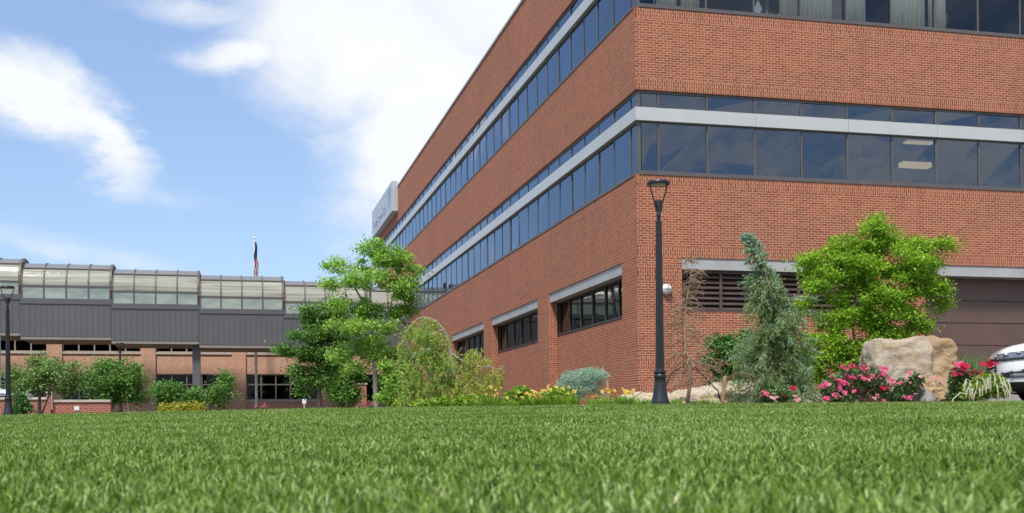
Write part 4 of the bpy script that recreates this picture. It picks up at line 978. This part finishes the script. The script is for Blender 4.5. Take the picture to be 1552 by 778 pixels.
def put(name, me, parent, wpos, sc=1.0, tiltmax=.9):
    o = bpy.data.objects.new(name, me); COL.objects.link(o); o.parent = parent; o.location = Vector(wpos)-Vector(parent.location)
    o.scale = (sc,)*3; v = Vector((random.gauss(0, .5), random.gauss(-.5, .5), .8)).normalized(); o.rotation_euler = v.to_track_quat('Z', 'Y').to_euler(); return o
def rose(label, d, blobs, fl, nleaf, group='rose bushes along the lawn edge'):
    b = G(np.mean([q[0] for q in blobs]), d); t = thing('rose_bush', label, 'rose bush', b, 0, group); C = []; st = MB(); k = d/F_PX
    area = sum(q[2]*q[3] for q in blobs)
    for cx, cy, rx, ry in blobs:
        c = P(cx, cy, d); st.tube(curve(b+RGT*random.uniform(-.1, .1), c, 4, .05, .08), [.012, .01, .008, .006, .004], 5, cap=False)
        n = int(nleaf*rx*ry/area); dirs = unit(rng.normal(size=(n, 3)))*rng.uniform(.2, 1, (n, 1))**.5
        C.append(np.array(c)+dirs[:, :1]*rx*k*np.array(RGT)+dirs[:, 1:2]*rx*k*.8*np.array(FWD)+dirs[:, 2:]*np.array([0, 0, ry*k]))
    V, Fc = leaves(np.concatenate(C), .06, .5); st.build('stems', M['bark'], t); np_mesh('foliage', V, Fc, L['rose'], t)
    for (cx, cy, rx, ry, n, kinds) in fl:
        for q in range(int(n*1.5)):
            a = random.uniform(0, 2*math.pi); r = random.random()**.5
            p = P(cx+math.cos(a)*rx*r, cy+math.sin(a)*ry*r, d) - FWD*random.uniform(.0, .35); put('blossom', FL[random.choice(kinds)], t, p, random.uniform(.75, 1.25))
    return t
Pk = ['pink', 'pink', 'pink', 'palepink']
rose('large bush of bright pink roses before the sandstone block', 20.8, [(1262, 590, 20, 20), (1290, 580, 28, 24), (1318, 580, 24, 25), (1335, 592, 18, 16), (1275, 603, 30, 9)],
     [(1278, 557, 10, 5, 7, ['pink']), (1305, 560, 6, 5, 4, ['pink']), (1289, 570, 11, 7, 10, Pk), (1308, 572, 10, 8, 9, Pk), (1270, 577, 13, 8, 12, ['pink']), (1328, 560, 8, 4, 4, ['palepink', 'pink']), (1333, 573, 10, 9, 10, Pk), (1246, 586, 6, 7, 5, Pk), (1262, 595, 14, 8, 10, Pk), (1295, 592, 22, 8, 9, Pk), (1333, 588, 7, 4, 4, ['red']), (1318, 605, 20, 5, 6, Pk), (1253, 606, 10, 3, 4, Pk)], 6500)
rose('thin pale pink rose bush leaning on the foot of the ochre stone', 21.0, [(1370, 590, 16, 18), (1388, 580, 14, 16), (1360, 602, 18, 8)], [(1371, 567, 5, 4, 3, ['palepink', 'pink']), (1368, 579, 5, 4, 3, ['palepink']), (1352, 581, 6, 6, 4, Pk), (1365, 603, 5, 3, 3, ['pink']), (1392, 583, 5, 4, 2, ['palepink']), (1415, 577, 8, 6, 6, ['palepink']), (1385, 572, 8, 6, 3, ['palepink'])], 3000)
rose('small low rose bush with few pink and red blooms under the spruce', 20.7, [(1165, 600, 14, 10), (1185, 597, 14, 12)], [(1158, 598, 7, 6, 5, ['palepink', 'pink']), (1197, 590, 3, 2, 2, ['red']), (1183, 602, 3, 3, 2, ['red']), (1170, 605, 10, 3, 4, ['palepink']), (1203, 604, 6, 4, 3, ['palepink'])], 1700)
rose('rose bush with crimson blooms before the white vehicle', 20.6, [(1452, 580, 16, 24), (1472, 578, 20, 22), (1450, 600, 18, 9)], [(1450, 556, 11, 6, 12, ['red', 'pink']), (1490, 553, 8, 4, 7, ['red']), (1463, 565, 6, 5, 4, ['pink']), (1444, 570, 6, 5, 4, ['red', 'pink']), (1477, 569, 4, 4, 3, ['red']), (1470, 577, 8, 5, 4, ['palepink'])], 3800)

# cream plume plant
d = 19.9; b = G(1492, d); t_ = thing('plume_plant', 'leafy plant with drooping cream plumes at the lawn edge below the vehicle', 'plant', b)
C = []
for cx, cy, rx, ry in [(1490, 590, 34, 16), (1500, 575, 25, 10), (1475, 600, 24, 9), (1515, 592, 18, 14)]:
    n = int(rx*ry*2.2); dirs = unit(rng.normal(size=(n, 3)))*rng.uniform(.3, 1, (n, 1)); k = d/F_PX
    C.append(np.array(P(cx, cy, d+.25))+dirs[:, :1]*rx*k*np.array(RGT)+dirs[:, 1:2]*rx*k*.7*np.array(FWD)+dirs[:, 2:]*np.array([0, 0, ry*k]))
V, Fc = leaves(np.concatenate(C), .075, .4, .4, .4); np_mesh('foliage', V, Fc, L['lime'], t_)
for q in range(36):
    px = random.uniform(1466, 1528); py = 563+abs(px-1503)*.35+random.uniform(0, 22); p = P(px, py, d-random.uniform(-.1, .3)); sgn = (px-1500)/34
    dr = RGT*(sgn*.55+random.gauss(0, .25)) - FWD*random.uniform(0, .4); L_ = random.uniform(.14, .28)
    pts = [p, p+dr*L_*.5+Vector((0, 0, .015)), p+dr*L_*.9-Vector((0, 0, L_*.35)), p+dr*L_*1.05-Vector((0, 0, L_*.8))]
    mb = MB(); mb.tube(pts, [.005, .010, .011, .004], 6)
    for e in range(30):
        s_ = sample_path(pts, random.uniform(.1, 1)); v = Vector((random.gauss(0, 1), random.gauss(0, 1), random.gauss(0, 1))).normalized()*.024; w_ = v.orthogonal().normalized()*.008
        mb.add([s_-w_, s_+v, s_+w_], [(0, 1, 2)])
    mb.build('plume', L['cream'], t_)
# ornamental grass
def blades(n, base, r, hgt, lean, wid, seg=5):
    th = rng.uniform(0, 2*np.pi, n); rr = r*np.sqrt(rng.uniform(0, 1, n)); B0 = np.array(base)+np.stack([np.cos(th)*rr, np.sin(th)*rr, np.zeros(n)], 1)
    h = hgt*rng.uniform(.6, 1.1, n); ln = lean*h*rng.uniform(.3, 1.2, n); la = th+rng.normal(0, .5, n); sa = la+np.pi/2+rng.normal(0, .5, n)
    Vs = []
    for i in range(seg+1):
        f = i/seg; c = B0+np.stack([np.cos(la)*ln*f**1.8, np.sin(la)*ln*f**1.8, h*f*(1-.28*lean*f*f)], 1); w_ = wid*(1-f**2*.9)/2; s_ = np.stack([np.cos(sa)*w_, np.sin(sa)*w_, np.zeros(n)], 1)
        Vs += [c-s_, c+s_]
    V = np.stack(Vs, 1).reshape(-1, 3); i = np.arange(n)[:, None]*(2*seg+2); Fc = np.concatenate([i+np.array([[2*q, 2*q+1, 2*q+3, 2*q+2]]) for q in range(seg)], 1).reshape(-1, 4)
    return V, Fc
for px, dd, hh, mt, lab in ((1452, 24.5, P(1452, 528, 24.5).z, 'grassy', 'tuft of tall green ornamental grass behind the crimson roses'), (1484, 24.2, P(1484, 538, 24.2).z, 'straw', 'tuft of pale straw coloured grass left of the vehicle grille'), (1466, 25, P(1466, 534, 25).z, 'grassy', 'second green grass tuft between the green and the straw tufts')):
    b = G(px, dd); V, Fc = blades(420 if mt == 'grassy' else 260, b, .16, hh-b.z+.1, .55, .012)
    t_ = thing('ornamental_grass', lab, 'grass', b, 0, 'grass tufts before the garage door'); np_mesh('blades', V, Fc, L[mt], t_)

# yellow lilies and lime plants along the bed
lil = [(731, 24, .7, 5, 'yellow lily clump nearest the weeping conifer'), (748, 23.5, 1.0, 5, 'tall green lily clump with two blooms right of the weeping conifer'), (772, 23, .5, 4, 'low pale lily clump left of the lime leaves before the brick wall'), (806, 23.5, .75, 12, 'lily clump with a dense golden row left of the blue spruce'), (824, 23.2, .8, 10, 'lily clump with pale and golden blooms touching the blue spruce'), (838, 22.6, .95, 8, 'lily clump in front of the left end of the blue spruce'), (862, 22.4, .8, 4, 'lily clump with few blooms before the blue spruce trunk'), (905, 22.4, .7, 5, 'lily clump right of the blue spruce trunk'), (932, 22.2, .85, 9, 'lily clump just right of the slim pale stake'), (952, 22.2, .85, 9, 'lily clump between the pale stake and the lamp post'), (980, 21.6, .55, 4, 'small lily clump against the lamp post base'), (1018, 20.9, .5, 1, 'thin grassy clump between lamp post and dead conifer'), (1062, 22, .5, 4, 'small lily clump right of the dead conifer'), (1075, 22.3, .5, 3, 'last small lily clump left of the wooden stake')]
for px, dd, hh, nf, lab in lil:
    b = G(px, dd); hz_ = hh*.36
    t_ = thing('lily_clump', lab, 'lily', b, 0, 'yellow lilies along the bed')
    V, Fc = blades(130, b, .2, hz_*.95, .8, .02); np_mesh('leaves', V, Fc, L['lime'] if px < 900 else L['light'], t_)
    for q in range(nf): put('blossom', FL['gold'], t_, b+Vector((random.gauss(0, .17), random.gauss(0, .14), hz_*random.uniform(.75, 1.15))), random.uniform(.8, 1.3))
for px, dd, hh, lm, lab in ((612, 33, .3, 'lime', 'leftmost lime leaved plant at the foot of the sapling'), (640, 30, .22, 'lime', 'low lime leaved plant under the left side of the weeping conifer'), (668, 29.5, .25, 'lime', 'lime leaved plant left of the weeping conifer trunk'), (702, 29, .28, 'lime', 'lime leaved plant right of the weeping conifer trunk'), (722, 28, .3, 'lime', 'lime leaved plant left of the first lily clump'), (788, 24, .34, 'lime', 'bright lime leaved plant between two lily clumps before the brick wall'), (846, 23, .3, 'lime', 'lime leaved plant under the left end of the blue spruce')):
    b = G(px, dd); n = 420; dirs = unit(rng.normal(size=(n, 3)))*rng.uniform(.3, 1, (n, 1))**.5; C = np.array(b)+dirs*np.array([.34, .34, hh*.75])+np.array([0, 0, hh*.6])
    t_ = thing('lime_plant', lab, 'plant', b, 0, 'lime leaved plants along the bed'); V, Fc = leaves(C, .13, .8, .2, .6); np_mesh('leaves', V, Fc, L[lm], t_)
# grey dead yucca and pink flowers far off
b = G(598, 39); V, Fc = blades(160, b, .15, .75, .9, .03); t_ = thing('yucca', 'dark spiky plant with a dry grey stalk below the sapling', 'plant', b); np_mesh('leaves', V, Fc, L['dark'], t_)
mb = MB(); mb.tube([b, b+Vector((-.06, 0, .9)), b+Vector((-.1, 0, 1.5))], [.06, .03, .01], 7); mb.build('stalk', M['bark_pale'], t_, True)
for px, lab in ((552, 'far off pink flower patch left of the tall tree trunk'), (563, 'far off pink flower patch touching the tall tree trunk'), (397, 'far off dark red flower patch beside the flagpole'), (200, 'far off red flower patch under the bushy tree')):
    b = G(px, 58); t_ = thing('flower_bed', lab, 'flowers', b, 0, 'far flower patches'); n = 260; dirs = unit(rng.normal(size=(n, 3))); C = np.array(b)+dirs*np.array([.4, .3, .3])+np.array([0, 0, .35])
    V, Fc = leaves(C, .13, .6); np_mesh('foliage', V, Fc, L['rose'], t_); V, Fc = leaves(C[:90]+np.array([0, -.1, .12]), .12, .6); np_mesh('blossoms', V, Fc, L['pink'], t_)

# ------------------------------------------------------------------ vehicles
def suv():
    t = thing('parked_vehicle', 'white sport utility vehicle parked behind the roses at the right edge', 'car')
    st = [(0, .60, .36, .92), (.03, .70, .33, .99), (.1, .80, .29, 1.05), (.25, .90, .25, 1.11), (.55, .96, .22, 1.17), (1.0, .985, .2, 1.20), (1.4, .99, .2, 1.21), (2.4, 1.0, .2, 1.2), (3.6, 1.0, .2, 1.2), (4.5, .97, .24, 1.15), (4.85, .9, .32, 1.1), (4.98, .8, .4, 1.0)]
    def sec(x):
        xs_ = [s[0] for s in st]; return [np.interp(x, xs_, [s[q] for s in st]) for q in (1, 2, 3)]
    def hw(x, z):
        w_, a, b = sec(x); m_ = (a+b)/2; hh = (b-a)/2; q = min(.999, abs((z-m_)/hh)); return w_*(1-q**5)**(1/5)
    n = 40; mb = MB(); xs2 = list(np.concatenate([np.linspace(0, 1.0, 16), np.linspace(1.2, 4.98, 20)]))
    for x in xs2:
        w_, a, b = sec(x)
        for j in range(n):
            th = 2*math.pi*j/n; c, s_ = math.cos(th), math.sin(th); e = 2/5
            mb.v.append((x, w_*math.copysign(abs(c)**e, c), (a+b)/2+(b-a)/2*math.copysign(abs(s_)**e, s_)))
    for i in range(len(xs2)-1):
        for j in range(n): mb.f.append((i*n+j, (i+1)*n+j, (i+1)*n+(j+1) % n, i*n+(j+1) % n)); mb.mi.append(0)
    mb.f += [tuple(range(n)), tuple((len(xs2)-1)*n+j for j in range(n-1, -1, -1))]; mb.mi += [0, 0]
    body = mb.build('body', M['white_paint'], t, True, 50, world_coords=False)
    # cabin
    cs = [(1.3, 1.15, .90, .90), (1.6, 1.33, .88, .80), (1.95, 1.58, .88, .72), (2.3, 1.72, .88, .68), (3.2, 1.76, .88, .68), (4.3, 1.74, .87, .68), (4.7, 1.55, .86, .72), (4.9, 1.14, .84, .84)]
    gl = MB(); rf = MB()
    for (x, zt, wb, wt) in cs: gl.v += [(x, -wb, 1.1), (x, -wt, zt), (x, wt, zt), (x, wb, 1.1)]
    for i in range(len(cs)-1):
        for e in range(3): gl.f.append((i*4+e, i*4+e+1, (i+1)*4+e+1, (i+1)*4+e)); gl.mi.append(0)
    gl.f += [(3, 2, 1, 0), tuple((len(cs)-1)*4+q for q in range(4))]; gl.mi += [0, 0]
    gl.build('windows', M['car_glass'], t, world_coords=False)
    for i in range(3, 6):
        a, b = cs[i], cs[i+1]; rf.add([(a[0], -a[3]-.02, a[1]-.05), (a[0], -a[3]+.06, a[1]+.015), (a[0], a[3]-.06, a[1]+.015), (a[0], a[3]+.02, a[1]-.05), (b[0], -b[3]-.02, b[1]-.05), (b[0], -b[3]+.06, b[1]+.015), (b[0], b[3]-.06, b[1]+.015), (b[0], b[3]+.02, b[1]-.05)], [(0, 1, 5, 4), (1, 2, 6, 5), (2, 3, 7, 6)])
    for s_ in (-1, 1):
        for pl in ([(1.3, .90, 1.14), (1.95, .735, 1.6), (2.3, .695, 1.73)], [(2.75, .91, 1.1), (2.75, .70, 1.73)], [(3.75, .91, 1.1), (3.75, .70, 1.73)], [(4.75, .87, 1.12), (4.6, .72, 1.62)]):
            rf.tube([(x, y*s_, z) for x, y, z in pl], .035, 6)
    rf.build('roof', M['white_paint'], t, True, 40, world_coords=False)
    def patch(name, x0, x1, zf0, zf1, mat, side, off=.012, nx=14, nz=4, parent=t):
        mb = MB()
        for i in range(nx+1):
            x = x0+(x1-x0)*i/nx
            for j in range(nz+1):
                f = j/nz; z = zf0(i/nx)*(1-f)+zf1(i/nx)*f; e = .01
                y = hw(x, z); dx = (hw(x+e, z)-y)/e; nv = Vector((-dx, 1, 0)).normalized(); dz = (hw(x, z+e)-hw(x, z-e))/(2*e); nv = Vector((-dx, 1, -dz)).normalized()
                mb.v.append((x+nv.x*off, (y+nv.y*off)*side, z+nv.z*off))
        for i in range(nx):
            for j in range(nz):
                q = (i*(nz+1)+j, (i+1)*(nz+1)+j, (i+1)*(nz+1)+j+1, i*(nz+1)+j+1); mb.f.append(q); mb.mi.append(0)
        return mb.build(name, mat, parent, True, world_coords=False)
    for s_ in (1, -1):
        hl = patch('headlight', .02, .80, lambda f: .85+.06*f, lambda f: .94+.085*f, M['headlamp'], s_, .014)
        patch('lamp_trim', .0, .85, lambda f: .80+.06*f, lambda f: .84+.065*f, M['car_dark'], s_, .016, parent=hl)
        for (a_, z0_) in ((.16, .925), (.36, .955)):
            mb = MB(); y_ = hw(a_, z0_)*s_; mb.lathe([(.045, -.02), (.05, 0), (.045, .02)], (a_-.03, y_, z0_), 12); mb.build('lamp_lens', M['chrome'], hl, True, world_coords=False)
        fg = patch('fog_lamp_recess', .06, .50, lambda f: .50, lambda f: .60+.06*f, M['car_dark'], s_, .013)
        patch('fog_lamp', .2, .42, lambda f: .515, lambda f: .575, M['headlamp'], s_, .03, parent=fg); patch('fog_trim', .1, .38, lambda f: .585+.03*f, lambda f: .61+.03*f, M['chrome'], s_, .03, parent=fg)
        patch('lower_cladding', .0, 4.9, lambda f: .37-.15*min(1, f*12), lambda f: .42, M['car_dark'], s_, .014, 60)
        for wx in (.95, 3.85):
            a = MB(); disc = []; 
            vs = []
            for j in range(25):
                th = math.pi*j/24; vs += [(wx+.47*math.cos(th), s_*1.012, .36+.47*math.sin(th)), (wx+.38*math.cos(th), s_*1.012, .36+.38*math.sin(th))]
            a.add(vs, [(2*j, 2*j+1, 2*j+3, 2*j+2) for j in range(24)]); a.build('wheel_arch', M['car_dark'], t, world_coords=False)
            wm = MB(); nn_ = 32; pr = [(.2, -.11), (.36, -.11), (.375, -.08), (.375, .08), (.36, .11), (.25, .115), (.24, .09)]
            for r, y_ in pr:
                for j in range(nn_): th = 2*math.pi*j/nn_; wm.v.append((wx+r*math.cos(th), s_*(.90)+y_*s_, .375+r*math.sin(th)))
            for i in range(len(pr)-1):
                for j in range(nn_): wm.f.append((i*nn_+j, i*nn_+(j+1) % nn_, (i+1)*nn_+(j+1) % nn_, (i+1)*nn_+j)); wm.mi.append(0)
            wo = wm.build('wheel', M['tyre'], t, True, 40, world_coords=False)
            rm = MB()
            for k in range(10):
                th = 2*math.pi*k/10; c, q = math.cos(th), math.sin(th); rm.tube([(wx+.03*c, s_*.985, .375+.03*q), (wx+.24*c, s_*1.0, .375+.24*q)], [.03, .02], 5)
            rm.build('rim', M['rim'], wo, True, world_coords=False)
        mi_ = MB(); mi_.box(1.62, 1.82, s_*.93 if s_ > 0 else -1.14, 1.14 if s_ > 0 else s_*.93, 1.1, 1.26); mi_.build('mirror', M['white_paint'], t, world_coords=False, bevel=.05)
    g = MB(); g.box(-.035, .02, -.58, .58, .62, .90); gr = g.build('grille', M['car_dark'], t, world_coords=False, bevel=.02)
    g = MB()
    for z in (.66, .73, .80, .87): g.box(-.06, -.035, -.56, .56, z-.014, z+.014)
    g.build('grille_bar', M['chrome'], gr, world_coords=False, bevel=.005)
    g = MB(); g.box(-.02, .05, -.55, .55, .36, .5); g.build('lower_intake', M['car_dark'], t, world_coords=False, bevel=.02)
    return t
car = suv()
p = G(1503, 21.6); ang = math.atan2(RGT.y, RGT.x) - R_(15)
car.rotation_euler = (0, 0, ang)
ax = Vector((math.cos(ang), math.sin(ang), 0)); ay = Vector((-math.sin(ang), math.cos(ang), 0))
car.location = p + ax*.05 + ay*.3
# far vehicle behind the garden wall: a copy with its parts and sub-parts
def copy_tree(o, parent=None):
    c = o.copy(); COL.objects.link(c); c.parent = parent
    for ch in list(o.children): copy_tree(ch, c)
    return c
c2 = copy_tree(car); c2['label'] = 'white vehicle half hidden behind the garden wall at the far left'
q = G(44, 46); c2.location = q; c2.rotation_euler = (0, 0, math.pi + R_(-8))

# ------------------------------------------------------------------ little things lying in the turf
def lie(px, py, d, name, mat, label, cat, sz, seed):
    v = P(px, py, d); V = []; n = 10
    mb = MB()
    for i in range(n):
        th = 2*math.pi*i/n; r = sz*(1+.35*math.sin(seed+i*2.1)); mb.v.append((v.x+r*math.cos(th), v.y+r*.6*math.sin(th), v.z+sz*.25*math.sin(th*2+seed)))
    mb.v.append((v.x, v.y, v.z+sz*.3)); mb.v.append((v.x, v.y, v.z-sz*.1))
    for i in range(n): mb.f += [(i, (i+1) % n, n), ((i+1) % n, i, n+1)]; mb.mi += [0, 0]
    tag(mb.build(name, mat, smooth=True), label, cat)
lie(1313, 659, 5.6, 'dry_leaf', M['wood'], 'curled tan dry leaf lying on the turf at the right', 'leaf', .018, 1.0)
lie(815, 705, 2.6, 'bark_chip', M['strap'], 'dark crumb of bark caught in the near turf', 'bark chip', .009, 2.0)
lie(1153, 646, 7.5, 'paper_scrap', M['conc'], 'pale grey scrap lying on the turf in the middle', 'scrap', .022, 3.0)
lie(1029, 637, 9.5, 'dark_twig', M['bark'], 'small dark twig on the turf below the nearest lamp post', 'twig', .022, 4.0)
